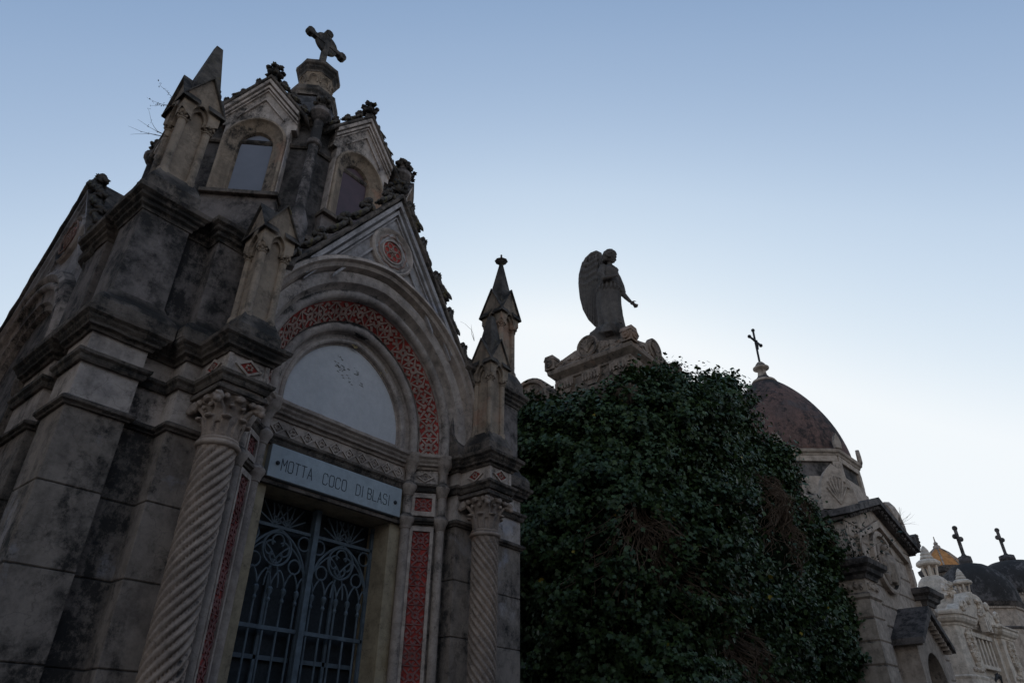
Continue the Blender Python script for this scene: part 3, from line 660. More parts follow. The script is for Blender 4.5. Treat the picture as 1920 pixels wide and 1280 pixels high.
# --- twisted columns
def twisted(s):
    cx,cy=1.287*s,-2.405; r0=.107; n=11; seg=132; zs=[.80+i*.018 for i in range(int((3.25-.80)/.018)+1)]
    vs=[];fs=[]; pitch=.125; hand=-1 if s<0 else 1
    for z in zs+[3.27]:
        fade=min(1,(3.27-z)/.06,(z-.80)/.06+.05); fade=max(0,fade)
        for i in range(seg):
            th=2*PI*i/seg; ph=(th*n+hand*n*z/pitch*1.0)/1.0
            q=(ph/(2*PI))%1.0; u=abs(q-.5)*2      # 1 at arris
            rr=r0+.008-.036*fade*(max(0,(u-.55)/.45)**1.5)+.005*(1-u)
            vs.append((cx+rr*cos(th),cy+rr*sin(th),z))
    m=len(zs)+1
    for j in range(m-1):
        for i in range(seg): k=(i+1)%seg; fs.append((j*seg+i,j*seg+k,(j+1)*seg+k,(j+1)*seg+i))
    mb=MB(); mb.add(vs,fs); col=mb.build('twisted_column','column',chapel,smooth=True)
    mb=MB(); mb.lathe([(.112,3.262),(.134,3.268),(.142,3.285),(.134,3.30),(.118,3.304),(.125,3.312),(.122,3.325),(.104,3.33)],32,(cx,cy)); mb.build('astragal','column',col,smooth=True)
    mb=MB()  # foliate capital, grown together by a voxel remesh
    mb.lathe([(.104,3.32),(.104,3.42),(.112,3.50),(.135,3.56),(.15,3.59),(.15,3.605)],24,(cx,cy))
    for k in range(8):
        a=k*PI/4+PI/8
        # tall ribbed leaf then curling tip
        for dd in (-.17,0,.17):
            mb.tube([(cx+cos(a+dd)*.104,cy+sin(a+dd)*.104,3.33),(cx+cos(a+dd)*.114,cy+sin(a+dd)*.114,3.40),(cx+cos(a+dd*.8)*.130,cy+sin(a+dd*.8)*.130,3.445)],[.010,.012,.010],6)
        c=(cx+cos(a)*.148,cy+sin(a)*.148,3.448); T=Matrix.Rotation(a,3,'Z'); mb.ball(c,.026,8,6,sc=(1,1.4,.55),jit=.35,sd=k,T=T)
    for k in range(4):
        a=k*PI/2+PI/4
        for dd in (-.2,0,.2): mb.tube([(cx+cos(a+dd)*.110,cy+sin(a+dd)*.110,3.42),(cx+cos(a+dd*.7)*.128,cy+sin(a+dd*.7)*.128,3.50),(cx+cos(a)*.175,cy+sin(a)*.175,3.555)],[.014,.017,.016],6)
        T=Matrix.Rotation(a,3,'Z')
        mb.ball((cx+cos(a)*.205,cy+sin(a)*.205,3.555),.038,9,7,sc=(1,.9,1.1),jit=.4,sd=k,T=T); mb.ball((cx+cos(a)*.228,cy+sin(a)*.228,3.525),.026,8,6,jit=.3,sd=k+3)
        mb.ball((cx+cos(a+.22)*.168,cy+sin(a+.22)*.168,3.575),.024,8,6,jit=.4,sd=k+5); mb.ball((cx+cos(a-.22)*.168,cy+sin(a-.22)*.168,3.575),.024,8,6,jit=.4,sd=k+8)
        b=k*PI/2; T=Matrix.Rotation(b,3,'Z')
        mb.ball((cx+cos(b)*.150,cy+sin(b)*.150,3.578),.032,9,7,sc=(.7,1.15,.8),jit=.4,sd=k+11,T=T); mb.ball((cx+cos(b+.3)*.14,cy+sin(b+.3)*.14,3.53),.018,7,5,jit=.4,sd=k); mb.ball((cx+cos(b-.3)*.14,cy+sin(b-.3)*.14,3.53),.018,7,5,jit=.4,sd=k)
    mb.build('capital','column',col,remesh=.006)
    mb=MB(); mb.box(cx-.175,cx+.175,cy-.175,-2.2,3.604,3.64); mb.build('abacus','dark',col,bevel=.008)
    mb=MB(); mb.lathe([(.17,.62),(.175,.66),(.15,.69),(.13,.70),(.14,.73),(.145,.76),(.12,.80)],28,(cx,cy)); mb.box(cx-.19,cx+.19,cy-.19,-2.2,0,.62); mb.build('pedestal','column',col,auto=True)
for s in (-1,1): twisted(s)
# --- crockets
def crocket_mesh(sd=0,size=1):
    """a curled bud with the leaf that runs down the slope (+x is down the rake)"""
    mb=MB(); k=size
    for i in range(7):
        a=i*2*PI/7; mb.ball((.036*k*cos(a),.030*k*sin(a)*.9,.065*k+.02*k*sin(a*2)),.028*k,7,5,sc=(1,1,.8),jit=.8,sd=sd+i)
    mb.ball((0,0,.075*k),.034*k,8,6,jit=.5,sd=sd)
    for j in range(5):
        t=j/4; xx=.05+.13*t
        mb.ball((xx,0,.022*(1-t)),.042*(1-.35*t),8,5,sc=(1.1,1.25,.6),jit=.7,sd=j+sd)
        for q in (-1,0,1): mb.ball((xx+.02,q*.035,.02),.018,6,4,sc=(1.8,.8,.9),jit=.5,sd=j+q)
    for i in range(4): mb.tube([(.02,(i-1.5)*.022*k,-.03*k),(-.005,(i-1.5)*.03*k,.02*k),(-.01,(i-1.5)*.02*k,.055*k)],[.016*k,.014*k,.012*k],6)
    return mb
cr=None
def crockets(g,Mx,y0,GA,SL,xs,size=1,parent=None,sides=(-1,1)):
    global cr
    for s in sides:
        for i,x in enumerate(xs):
            if cr is None: cr=crocket_mesh().build('crocket','spire',parent,smooth=True); o=cr
            else: o=cr.copy(); COL.objects.link(o); o.parent=parent
            z=GA-SL*x+.085; sc=size*random.uniform(.9,1.1)
            o.matrix_basis=Mx@TR(s*x,y0-.02,z)@Matrix.Diagonal((s,1,1,1))@Matrix.Rotation(math.atan(SL)*.85,4,'Y')@RZ(random.uniform(-.3,.3))@Matrix.Diagonal((sc,sc,sc,1))
XS=[.09,.31,.53,.75,.97]
for g_,Mx,y0 in ((gf,Matrix.Identity(4),-2.25),(gl,LEFT@TR(.08,0,0),-2.02)):
    crockets(g_,Mx,y0,GA,SL,XS,1.15,g_,(-1,1) if g_ is gf else (1,))
# finial on the front gable
def gfinial(Mx,y0,z,k,parent):
    mb=MB(Mx@TR(0,y0+.02,z)@Matrix.Scale(k,4))
    mb.lathe([(.05,-.05),(.045,.05),(.03,.07),(.03,.12),(.06,.15),(.07,.17),(.03,.19),(.028,.24),(.05,.26),(.02,.30)],10)
    for lv,rr,zz in ((0,.075,.10),(1,.085,.20)):
        for q in range(6):
            a=q*PI/3+lv*.5; mb.ball((rr*cos(a),rr*sin(a),zz),.036,7,5,sc=(1,1,.8),jit=.7,sd=q+lv)
    return mb.build('finial','spire',parent,smooth=True)
gfinial(Matrix.Identity(4),-2.25,GA+.05,.9,gf); gfinial(LEFT@TR(.08,0,0),-2.02,GA+.03,.33,gl)
# ---------------- drum
AP=1.40; t8=math.tan(PI/8)
def octo(ap): return [(ap/cos(PI/8)*cos(PI/8+k*PI/4-PI/2),ap/cos(PI/8)*sin(PI/8+k*PI/4-PI/2)) for k in range(8)]
mb=MB(); mb.prism(octo(AP),5.0,7.72,axis='z'); drum=mb.build('drum','drum',chapel)
mb=MB(); mb.sweep(octo(AP)[::1],[(-.1,7.24),(.02,7.24),(.035,7.26),(.035,7.29),(.0,7.31),(-.1,7.31)],closed=True,jit=.004,sub=.08)
mb.sweep(octo(AP),[(-.1,7.60),(.02,7.60),(.04,7.63),(.07,7.65),(.08,7.70),(.02,7.74),(-.1,7.74)],closed=True,jit=.006,sub=.06)
mb.sweep(octo(AP),[(-.1,6.05),(.05,6.05),(.04,6.12),(.0,6.16),(-.1,6.16)],closed=True,jit=.006,sub=.06); mb.build('drum_moulding','dark',drum)
mb=MB(); P8=math.pi/8
mb.lathe([(r/cos(P8),z) for r,z in ((1.42,7.72),(.95,8.2),(.62,8.7),(.42,9.15),(.30,9.42),(.26,9.5))],8,a0=P8); mb.build('drum_roof','greydome',chapel)
mb=MB(); mb.sweep(octo(.27),[(-.2,9.44),(.05,9.44),(.06,9.50),(.075,9.53),(.075,9.61),(.03,9.64),(.0,9.70),(-.1,9.72)],closed=True,jit=.005,sub=.04); mb.build('collar','dark',chapel)
mb=MB(); mb.lathe([(r/cos(P8),z) for r,z in ((.215,9.68),(.205,9.72),(.20,9.87),(.215,9.97),(.235,10.03),(.24,10.07))],8,a0=P8); nk=mb.build('lantern_neck','warm',chapel)
for k in range(8):
    mb=MB(); Q=RZ(k*PI/4)
    A=archpts(.062,9.85,9.91,.01,7); mb.tube([xf(Q,(x,-.214-(z-9.85)*.2,z)) for x,z in A],.010,6); mb.build('blind_arch','warm',nk)
mb=MB(); mb.sweep(octo(.225),[(-.2,10.03),(.015,10.03),(.025,10.07),(.045,10.10),(.05,10.13),(.075,10.16),(.075,10.22),(.0,10.26),(-.2,10.27)],closed=True,jit=.004,sub=.04); mb.build('cap_ledge','dark',nk)
mb=MB(); zc=10.98
mb.lathe([(.10,10.25),(.08,10.32),(.06,10.38)],4,a0=PI/4)
mb.box(-.042,.042,-.04,.04,10.3,zc+.22); mb.box(-.29,.29,-.039,.039,zc-.042,zc+.042)
for (x,z) in ((-.29,zc),(.29,zc),(0,zc+.24)):
    mb2=MB(TR(x,0,z)@Matrix.Rotation(PI/2,4,'X')); mb2.lathe([(.066,-.05),(.070,-.04),(.070,.04),(.066,.05)],8,a0=PI/8); b0=len(mb.v); mb.v+=mb2.v; mb.f+=[tuple(b0+i for i in f) for f in mb2.f]
mb2=MB(TR(0,0,zc)@Matrix.Rotation(PI/2,4,'X')); mb2.lathe([(.185,-.028),(.20,-.02),(.20,.02),(.185,.028)],28); b0=len(mb.v); mb.v+=mb2.v; mb.f+=[tuple(b0+i for i in f) for f in mb2.f]
mb.build('cross','spire',chapel,bevel=.008)
# aedicules with windows on the eight faces
def aedicule():
    y0=-1.50; EV=7.60; PK=8.18; W=.46; sl=(PK-EV)/W; zs=6.47; zc=7.19; e=.06; mb=MB()
    A=archpts(.30,zs,zc,.03,12); top=lambda x: PK-sl*abs(x)
    vs=[];fs=[]
    for x,z in A: vs+=[(x,y0,z),(x,y0,max(z+.01,top(x)))]
    for i in range(len(A)-1): a=i*2; fs.append((a,a+2,a+3,a+1))
    mb.add(vs,fs)
    for s in (-1,1):
        x0,x1=sorted((.30*s,.345*s)); mb.box(x0,x1,y0,-1.3,zs,7.42); x0,x1=sorted((.30*s,.40*s)); mb.box(x0,x1,y0,-1.3,7.42,EV+.02)
    for s in (-1,1): mb.add([(s*.30,y0,EV),(s*.41,y0,EV),(s*.41,y0,top(.41)),(s*.30,y0,top(.30))],[(0,1,2,3)])
    a=mb.build('window_gable','pale',chapel)
    mb=MB()
    archsweep(mb,[(.335,y0+.01),(.33,y0-.03),(.305,y0-.035),(.29,y0-.01),(.275,y0+.005),(.185,y0+.05),(.175,y0+.075),(.16,y0+.10)],zs,zc,.03,14)
    mb.build('window_arch','warm',a,auto=True)
    mb=MB()
    for s in (-1,1):
        for off,wd,h in ((.012,.035,.055),(.07,.025,.035),(.115,.012,.02),(.22,.015,.02)):
            xa=.40 if off<.2 else .25
            zt=PK-off*1.4
            if zt-sl*xa-wd*1.6 < 0: continue
            mb.prism([(0,zt),(s*xa,zt-sl*xa),(s*xa,zt-sl*xa-wd*1.6),(0,zt-wd*1.6)],y0-h,y0+.005)
    mb.build('raking_moulding','pale',a)
    mb=MB(); mb.box(-.39,.39,y0-.05,-1.3,zs-.05,zs); mb.build('sill','dark',a,bevel=.008)
    mb=MB(); mb.box(-.37,.37,y0-.0,-1.3,5.4,zs-.05); mb.build('sill_block','attic',a)
    mb=MB(); t=.075
    for s in (-1,1):
        n=12; vs=[];fs=[]
        for i in range(n+1):
            x=(W+.05)*i/n; zt=PK-sl*x
            for yy,z in ((-.9,zt),(y0-.04,zt-.01),(y0-.065,zt+.01),(y0-.07,zt+.04),(-.9,zt+t)):
                q=Vector((s*x,yy,z)); e_=noise.noise_vector(q*13)*.007 if (i>0 and yy<-1.2) else Vector((0,0,0)); vs.append(tuple(q+e_))
        for i in range(n):
            for k in range(5): fs.append((i*5+k,(i+1)*5+k,(i+1)*5+(k+1)%5,i*5+(k+1)%5))
        fs.append(tuple(range(5))); fs.append(tuple(range(n*5,n*5+5))); mb.add(vs,fs)
    mb.prism([(-W-.03,EV-.06),(W+.03,EV-.06),(0,PK-.01)],-1.32,-.5)
    mb.build('coping','dark',a)
    crockets(a,Matrix.Identity(4),y0+.03,PK,sl,[.11,.25,.39],.72,a)
    gfinial(Matrix.Identity(4),y0,PK+.03,.95,a)
    return a
ae=aedicule()
mbp=MB(); A=archpts(.168,6.47,7.19,.03,12); mbp.prism(A,-1.415,-1.405); pane=mbp.build('window_pane','rglass',ae)
for k in range(1,8):
    c=cop(ae,chapel,RZ(-k*PI/4)); 
    if k%2==1 :
        for ch in c.children:
            if ch.name.startswith('window_pane'):
                ch.data=ch.data.copy(); ch.data.materials.clear(); ch.data.materials.append(M_['gglass'])
# corner shafts of the drum
mb=MB(); rv=1.47/cos(P8)
vx,vy=rv*cos(P8-PI/2),rv*sin(P8-PI/2)
mb.lathe([(.11,5.0),(.11,6.15),(.095,6.20),(.075,6.28),(.054,6.34),(.054,7.22),(.075,7.24),(.08,7.28),(.054,7.32),(.054,7.60),(.08,7.63),(.105,7.68),(.12,7.70),(.12,7.75),(.07,7.79),(.05,7.82),(.048,7.87)],14,(vx,vy))
sh=mb.build('corner_shaft','attic',drum,auto=True)
mb=MB(TR(vx,vy,0))
for k in range(14):
    a=k*2.4; z=7.87+.09*(k/14); r=.085*(1-abs(k/14-.4)*.5); mb.ball((r*cos(a),r*sin(a),z),.03,6,4,jit=.6,sd=k)
mb.ball((0,0,7.92),.075,8,6,jit=.3); mb.lathe([(.02,7.97),(.012,8.0),(.0,8.05)],6)
mb.build('shaft_finial','spire',sh,smooth=True)
for k in range(1,8): cop(sh,drum,RZ(k*PI/4))
# ================================================================ unseen neighbours added to shade the alley: a tomb left of the chapel and the row across the path
def shade_tomb(x,y,w,d,h,rz,label,mat):
    t=thing('tomb',label,'tomb',(x,y,0),rz,'unseen plain gabled tombs added to shade the alley')
    m=MB(); m.box(-w/2,w/2,-d/2,d/2,0,h); 
    for s in (-1,1):
        a,b=sorted((s*w/2-s*.35,s*(w/2+.06))); m.box(a,b,-d/2-.08,-d/2+.2,0,h)
    m.build('wall',mat,t)
    m=MB(); m.sweep([(-w/2,-d/2),(w/2,-d/2),(w/2,d/2),(-w/2,d/2)],[(-.1,h-.3),(.08,h-.3),(.12,h-.15),(.25,h-.05),(.25,h+.05),(-.1,h+.08)],closed=True); m.build('cornice','dark',t)
    m=MB(); m.prism([(-w/2-.2,h+.05),(w/2+.2,h+.05),(0,h+w*.33)],-d/2-.2,d/2+.2); m.build('roof','greydome',t)
    m=MB(); m.box(-.55,.55,-d/2-.03,-d/2+.05,.2,2.5); dr=m.build('door','rust',t)
    m=MB(); m.box(-.6,.6,-d/2-.12,-d/2+.05,2.5,2.7); m.build('lintel',mat,dr)
    return t
shade_tomb(-3.2,7.0,4.4,5.4,7.2,0,'unseen grey gabled tomb added left of the red patterned chapel to shade the alley','tomb')
for k,(x,w,h,mat,lb) in enumerate(((-8,5,6.6,'tombdark','leftmost blackened'),(-2.6,4.6,7.4,'tomb','grey stone'),(2.6,4.6,6.8,'tombdark','dark plaster'),(8.2,5.4,7.8,'tomb','tall grey'),(14,5,7.0,'tombdark','smoke stained'),(20,5.6,7.6,'tomb','far right grey'))):
    shade_tomb(x,-5.8-1.5,w,3.6,h-1.3,PI,lb+' gabled tomb, unseen, added across the path to shade the alley',mat)

# ================================================================ TOMB WITH THE ANGEL
AX,AY=10.25,5.93
at_=thing('angel_tomb','brownish stone tomb half buried in ivy, with carved scroll ornaments round its top','tomb',(AX,AY,0))
sq=lambda h,x=0,y=0:[(x-h,y-h),(x+h,y-h),(x+h,y+h),(x-h,y+h)]
m=MB(); m.box(-1.45,1.55,-1.05,1.35,0,6.60); m.build('wall','angelbase',at_,bevel=.02)
m=MB(); m.sweep([(-1.45,-1.05),(1.55,-1.05),(1.55,1.35),(-1.45,1.35)],[(-.2,6.30),(.05,6.30),(.07,6.4),(.12,6.45),(.2,6.62),(.22,6.72),(-.3,6.80)],closed=True,jit=.008,sub=.08); m.build('lower_cornice','angelbase',at_)
m=MB()
m.sweep(sq(.98),[(-.6,6.6),(.16,6.6),(.04,6.85),(-.1,7.08),(-.6,7.12)],closed=True,jit=.01,sub=.08)
for k in range(26):
    for Q in (RZ(0),RZ(-PI/2)):
        x=-1.2+2.4*k/25; p=xf(Q,(x*.85,-1.04+.04*sin(k*2.1),6.83+.07*cos(k*1.7))); m.ball(p,.07,7,5,sc=(1,1,.8),jit=.8,sd=k)
m.build('carved_skirt','angelbase',at_)
m=MB()
m.sweep(sq(.80),[(-.3,7.1),(.07,7.1),(.11,7.18),(.06,7.26),(.02,7.3),(.05,7.36),(.05,7.42),(0,7.46),(-.0,7.74),(.03,7.76),(.03,7.80),(.07,7.84),(.13,7.90),(.14,7.97),(.12,8.01),(-.3,8.04)],closed=True,jit=.005,sub=.06)
m.build('attic_block','angelbase',at_)
for f in range(4):      # hanging fluted tablets on every face
    Q=RZ(-f*PI/2)
    for x in (-.6,0,.6):
        m=MB(Q); m.box(x-.2,x+.2,-.86,-.78,7.60,7.76); m.prism([(x-.2,7.60),(x+.2,7.60),(x+.1,7.46),(x-.1,7.46)],-.84,-.78)
        for j in range(6): m.box(x-.19+j*.065,x-.155+j*.065,-.875,-.85,7.56,7.70)
        m.build('fluted_tablet','angelbase',at_,bevel=.004)
for f in range(4):
    Q=RZ(-f*PI/2)
    m=MB(Q); m.prism([(-.78,8.0),(.78,8.0),(.78,8.10),(.30,8.24),(-.30,8.24),(-.78,8.10)],-.90,-.80)
    for k in range(16):
        x=-.72+1.44*k/15
        if abs(x)<.2: continue
        m.ball((x,-.90,8.08+.035*sin(k*2.3)),.045,7,5,sc=(1.2,.6,.8),jit=.8,sd=k)
    m.build('carved_parapet','angelbase',at_,bevel=.006)
    m=MB(Q@TR(0,-.90,8.22)@Matrix.Rotation(PI/2,4,'X')); m.lathe([(.21,-.08),(.235,-.05),(.235,.03),(.215,.045),(.185,.03),(.18,.015),(.01,.015)],24)
    for j in range(7): a=R(20+j*23.3); m.tube([(0,-.12,.03),(.08*cos(a),.08*sin(a)-.03,.035),(.15*cos(a),.15*sin(a),.03)],[.012,.02,.026],6)
    m.build('shell_ornament','angelbase',at_,auto=True)
    m=MB(Q@TR(-.86,-.86,8.0)); m.box(-.11,.11,-.11,.11,0,.22); m.prism([(-.13,.20),(.13,.20),(.09,.30),(-.09,.30)],-.12,.12)
    for Q2 in (RZ(0),RZ(-PI/2)):
        m2=MB(Q@TR(-.86,-.86,8.12)@Q2@TR(0,-.11,0)@Matrix.Rotation(PI/2,4,'X')); m2.lathe([(.085,-.01),(.085,.02),(.07,.03),(.055,.015),(.03,.02),(.01,.04)],14); b0=len(m.v); m.v+=m2.v; m.f+=[tuple(b0+i for i in ff) for ff in m2.f]
    m.build('corner_scroll','angelbase',at_,bevel=.006)
m=MB(); m.lathe([(.95,8.02),(.6,8.35),(.52,8.50)],4,a0=PI/4); m.build('roof','angelbase',at_)
m=MB(TR(-1.72,.75,6.95)@RZ(-PI/2)@Matrix.Rotation(PI/2,4,'X')); m.lathe([(.44,-.25),(.47,-.22),(.47,.05),(.44,.08),(.38,.07),(.36,.02),(.01,.02)],28)
for j in range(9): a=R(j*22); m.tube([(0,-.1,.03),(.15*cos(a),.15*sin(a),.04),(.28*cos(a),.28*sin(a),.03)],[.02,.03,.04],6)
m.build('shell_ornament','angelbase',at_,auto=True)
# --- angel
SX,SY=10.17,5.86
ang=thing('angel_statue','dark stone angel with a great folded wing, looking down and holding one hand out','statue',(SX+.04,SY-.02,8.56),R(-60)); ang.scale=(1.06,1.06,1.06)
m=MB(); 
for k in range(16):
    a=k*2.4; r=.30*math.sqrt(k/16)
    m.ball((r*cos(a)-.04,r*sin(a),.30-.45*r),.22,9,6,sc=(1,1,.7),jit=.6,sd=k)
m.box(-.4,.34,-.34,.34,-.05,.14); m.build('rock_base','angel',ang,remesh=.02)
m=MB()
B0=.42
rings=[(.0,-.05,.27,.22),(.06,-.04,.25,.21),(.3,-.05,.235,.2),(.55,-.055,.235,.19),(.8,-.04,.235,.18),(.92,-.03,.225,.17),(1.02,-.02,.20,.155),(1.15,-.02,.20,.16),(1.28,-.01,.205,.165),(1.38,0,.18,.15),(1.45,.01,.13,.11),(1.50,.02,.07,.07),(1.54,.03,.052,.055),(1.60,.04,.05,.055)]
vs=[];fs=[];sg=72
for j in range(len(rings)*4-3):
    q=j/4; i=int(min(q,len(rings)-1.0001)); f=q-i; A=rings[i];Bq=rings[min(i+1,len(rings)-1)]; z,cx,rx,ry=[A[n]*(1-f)+Bq[n]*f for n in range(4)]
    fold=.05*max(0,1-z/1.05)+.012*(z<1.4)
    for k in range(sg):
        th=2*PI*k/sg; d=1+fold*(sin(9*th+1.3*sin(z*3)+z*1.5)+.5*sin(17*th+z*4))/ .8*.9
        vs.append((cx+rx*d*cos(th),ry*d*sin(th),B0+z))
n=len(rings)*4-3
for j in range(n-1):
    for k in range(sg): l=(k+1)%sg; fs.append((j*sg+k,j*sg+l,(j+1)*sg+l,(j+1)*sg+k))
fs.append(tuple(range(sg-1,-1,-1))); fs.append(tuple(range((n-1)*sg,n*sg))); m.add(vs,fs)
z0=B0
# belt and over-fold of the tunic
m.tube([(-.02+.215*cos(t),.17*sin(t),z0+1.0+.02*sin(t*3)) for t in [q*PI/12 for q in range(24)]],.022,7,True)
for k in range(18): t=k*PI/9; m.tube([(-.02+.21*cos(t),.165*sin(t),z0+1.0),(-.03+.235*cos(t+.05),.19*sin(t+.05),z0+.90),(-.03+.24*cos(t),.19*sin(t),z0+.83)],[.02,.028,.012],6)
# head turned to the picture's right, tipped down
H=TR(.055,-.03,z0+1.69)@Matrix.Scale(1.2,4)@RZ(R(-25))@Matrix.Rotation(R(14),4,'Y')
hm=MB(H); hm.ball((0,0,0),.105,18,14,sc=(.92,.80,1.15)); hm.ball((.045,0,-.055),.062,12,9,sc=(.9,.8,.9))
hm.tube([(.088,0,.03),(.112,0,-.015),(.095,0,-.03)],[.012,.016,.014],7); hm.ball((.092,0,-.055),.016,8,6,sc=(.7,1.4,.5)); hm.ball((.090,0,-.072),.014,8,6,sc=(.7,1.2,.5)); hm.ball((.085,0,-.1),.022,8,6)
for s in (-1,1): hm.ball((.075,s*.035,.012),.016,8,6,sc=(.6,1.2,.6)); hm.tube([(.088,s*.012,.034),(.083,s*.04,.042),(.06,s*.06,.03)],.007,5); hm.ball((0,s*.083,-.015),.022,7,5,sc=(1,.5,1.3))
for k in range(70):     # wavy hair
    a=k*2.39996; u=1-1.35*(k/70); rr=math.sqrt(max(0,1-u*u)); p=(.100*rr*cos(a)-.018,.092*rr*sin(a),.118*u+.01)
    if p[0]>.045 and p[2]<.05: continue
    hm.ball(p,.034,7,5,jit=.7,sd=k)
for k in range(9): a=R(100+k*20); hm.ball((.075*cos(a)-.03,.085*sin(a),-.075-.02*(k%2)),.038,7,5,jit=.7,sd=k)
b0=len(m.v); m.v+=hm.v; m.f+=[tuple(b0+i for i in f) for f in hm.f]
# near arm folded in at the waist under drapery, and the far arm held out and down
m.tube([(-.10,-.13,z0+1.40),(-.16,-.20,z0+1.18),(-.10,-.24,z0+1.02),(.04,-.24,z0+1.05),(.12,-.20,z0+1.10)],[.075,.072,.06,.045,.032],12)
for k in range(5): m.tube([(.12,-.20,z0+1.10),(.155,-.205,z0+1.115+.018*(k-2)),(.175+.004*k,-.19,z0+1.10+.02*(k-2))],[.012,.011,.008],6)
m.tube([(.08,.05,z0+1.40),(.15,.05,z0+1.22),(.20,.03,z0+.98),(.225,.02,z0+.82)],[.075,.08,.085,.075],12)
m.tube([(.215,.02,z0+.84),(.29,.0,z0+.70),(.365,-.01,z0+.585)],[.058,.046,.032],12)
m.ball((.40,-.012,z0+.545),.048,10,8,sc=(1.1,.5,.9),T=Matrix.Rotation(R(40),3,'Y'))
for k,(dx,dz,L) in enumerate(((.055,-.035,.085),(.05,-.055,.095),(.038,-.07,.09),(.02,-.078,.075))):
    y_=-.035+.018*k; v=Vector((dx,0,dz)).normalized(); p=Vector((.415,y_,z0+.525)); m.tube([p,p+v*L*.6,p+v*L*1.25+Vector((.006,0,.012))],[.014,.013,.010],7)
m.tube([(.40,-.05,z0+.56),(.44,-.06,z0+.555),(.475,-.055,z0+.545)],[.013,.011,.008],7)
# trailing hem and foot
m.tube([(-.02,-.1,z0+.03),(-.18,-.05,z0+.015),(-.34,0,z0+.03)],[.08,.07,.03],10); m.ball((.10,-.20,z0+.0),.05,9,6,sc=(1.6,.9,.6)); 
m.ball((.13,.10,z0+1.47),.07,9,7,sc=(1,.8,.9),jit=.4)
fig=m.build('body','angel',ang,remesh=.011)
# wing
def wing(Mx,name='wing'):
    px=lambda x,y:((x-540)/540,(1090-y)/540+B0)
    out=[(420,300),(440,250),(458,190),(456,135),(438,105),(405,86),(365,82),(325,90),(285,108),(250,132),(214,168),(182,212),(138,320),(122,450),(131,600),(162,740),(222,860),(300,950),(372,1002),(408,1002),(400,930),(388,860),(362,760),(345,640),(352,560),(400,470)]
    m=MB(Mx); m.prism([px(*p) for p in out],.0,.055)
    # long quills
    for k in range(15):
        t=k/14; top=(430-250*t+ (0),330+ (0)-40*t); 
        bx=[(395,985),(370,990),(340,965),(305,940),(270,905),(240,865),(212,825),(190,780),(170,730),(155,680),(146,620),(138,560),(132,500),(130,440),(134,390)][k]
        mid=((top[0]+bx[0])/2-30*(1-t)*.6,(top[1]+bx[1])/2)
        P=[px(*top),px(*mid),px(*bx)]
        cur=[]
        for q in range(7):
            u=q/6; cur.append(tuple((1-u)**2*P[0][i]+2*u*(1-u)*P[1][i]+u*u*P[2][i] for i in (0,1)))
        m.tube([(x,-.012,z) for x,z in cur],[.022,.028,.030,.030,.028,.024,.012],7)
    # coverts: overlapping rows of short feathers
    for row,(n,y0_,L,rr) in enumerate(((9,440,95,.034),(9,360,85,.034),(8,285,75,.032),(7,215,62,.030),(5,155,48,.03))):
        for k in range(n):
            x=165+ (row*14)+k*(250-row*18)/(n-1); yv=y0_+20*sin(k*.7)
            if x<182-(yv-212)*.35+22*(yv<250) or (yv<180 and x<235): continue
            a=px(x,yv-30); b=px(x-14,yv+L*.6); m.tube([(a[0],-.02,a[1]),((a[0]+b[0])/2,-.032,(a[1]+b[1])/2),(b[0],-.024,b[1])],[rr*.7,rr,rr*.5],7)
    # leading edge
    le=[(430,300),(445,210),(440,130),(395,100),(325,105),(250,145),(190,220),(150,320),(135,430)]
    m.tube([(px(*p)[0]+.0,.02,px(*p)[1]) for p in le],[.03,.05,.055,.055,.05,.045,.04,.035,.03],8)
    return m.build(name,'angel',ang,remesh=.012)
wing(TR(0,.10,-.10)@Matrix.Diagonal((.84,1,1.12,1))@Matrix.Rotation(R(-12),4,'Z'))
wing(TR(.02,.20,0)@RZ(R(-95)))

# ================================================================ DOME TOMB
DX,DY=19.12,5.87
dt=thing('dome_tomb','pale stone tomb with a dull red pointed dome, pediment and round relief medallion','tomb',(DX,DY,0),R(-4.5))
m=MB(); P8=PI/8
HW=2.2; FY=-2.03; PYC=-1.88
def rust(mb,path,zs,d=.2):
    for a,b in zip(zs[:-1],zs[1:]): mb.sweep(path,[(-d,a),(-.025,a),(0,a+.03),(0,b-.03),(-.025,b),(-d,b)],closed=True)
rust(m,[(-HW,FY),(HW,FY),(HW,2.28),(-HW,2.28)],[0,.6,1.05,1.5,1.95,2.4,2.85,3.3,3.75,4.2,4.65,5.1,5.55,6.0,6.35])
m.box(-HW+.1,HW-.1,FY+.1,2.1,0,6.4); m.build('wall','tomb',dt)
m=MB()   # gable wall with sunk pediment panel
APX=7.12; 
m.prism([(-HW,6.35),(HW,6.35),(HW,6.42),(0,APX),(-HW,6.42)],FY-.0,FY+.3)
for s in (-1,1):
    m.prism([(0,APX-.32),(s*1.75,6.10),(s*1.75,5.85),(s*1.62,5.85),(s*1.62,6.02),(0,APX-.50)],FY-.10,FY+.02)
    a,b=sorted((s*1.62,s*1.75)); m.box(a,b,FY-.10,FY+.02,4.5,5.85)
m.build('pediment','tomb',dt,bevel=.01)
m=MB()
for s in (-1,1):
    m.prism([(0,APX-.04),(s*(HW+.12),6.34),(s*(HW+.12),6.44),(0,APX+.10)],FY-.14,FY+.4); m.prism([(0,APX+.06),(s*(HW+.2),6.42),(s*(HW+.2),6.56),(0,APX+.24)],FY-.26,FY+2.2)
    for k in range(14):
        t=(k+.5)/14; m.ball((s*t*(HW+.1),FY-.17,APX+.0-t*(APX-6.38)),.05,6,4,jit=.5,sd=k)
m.build('raking_cornice','tombdark',dt,bevel=.01)
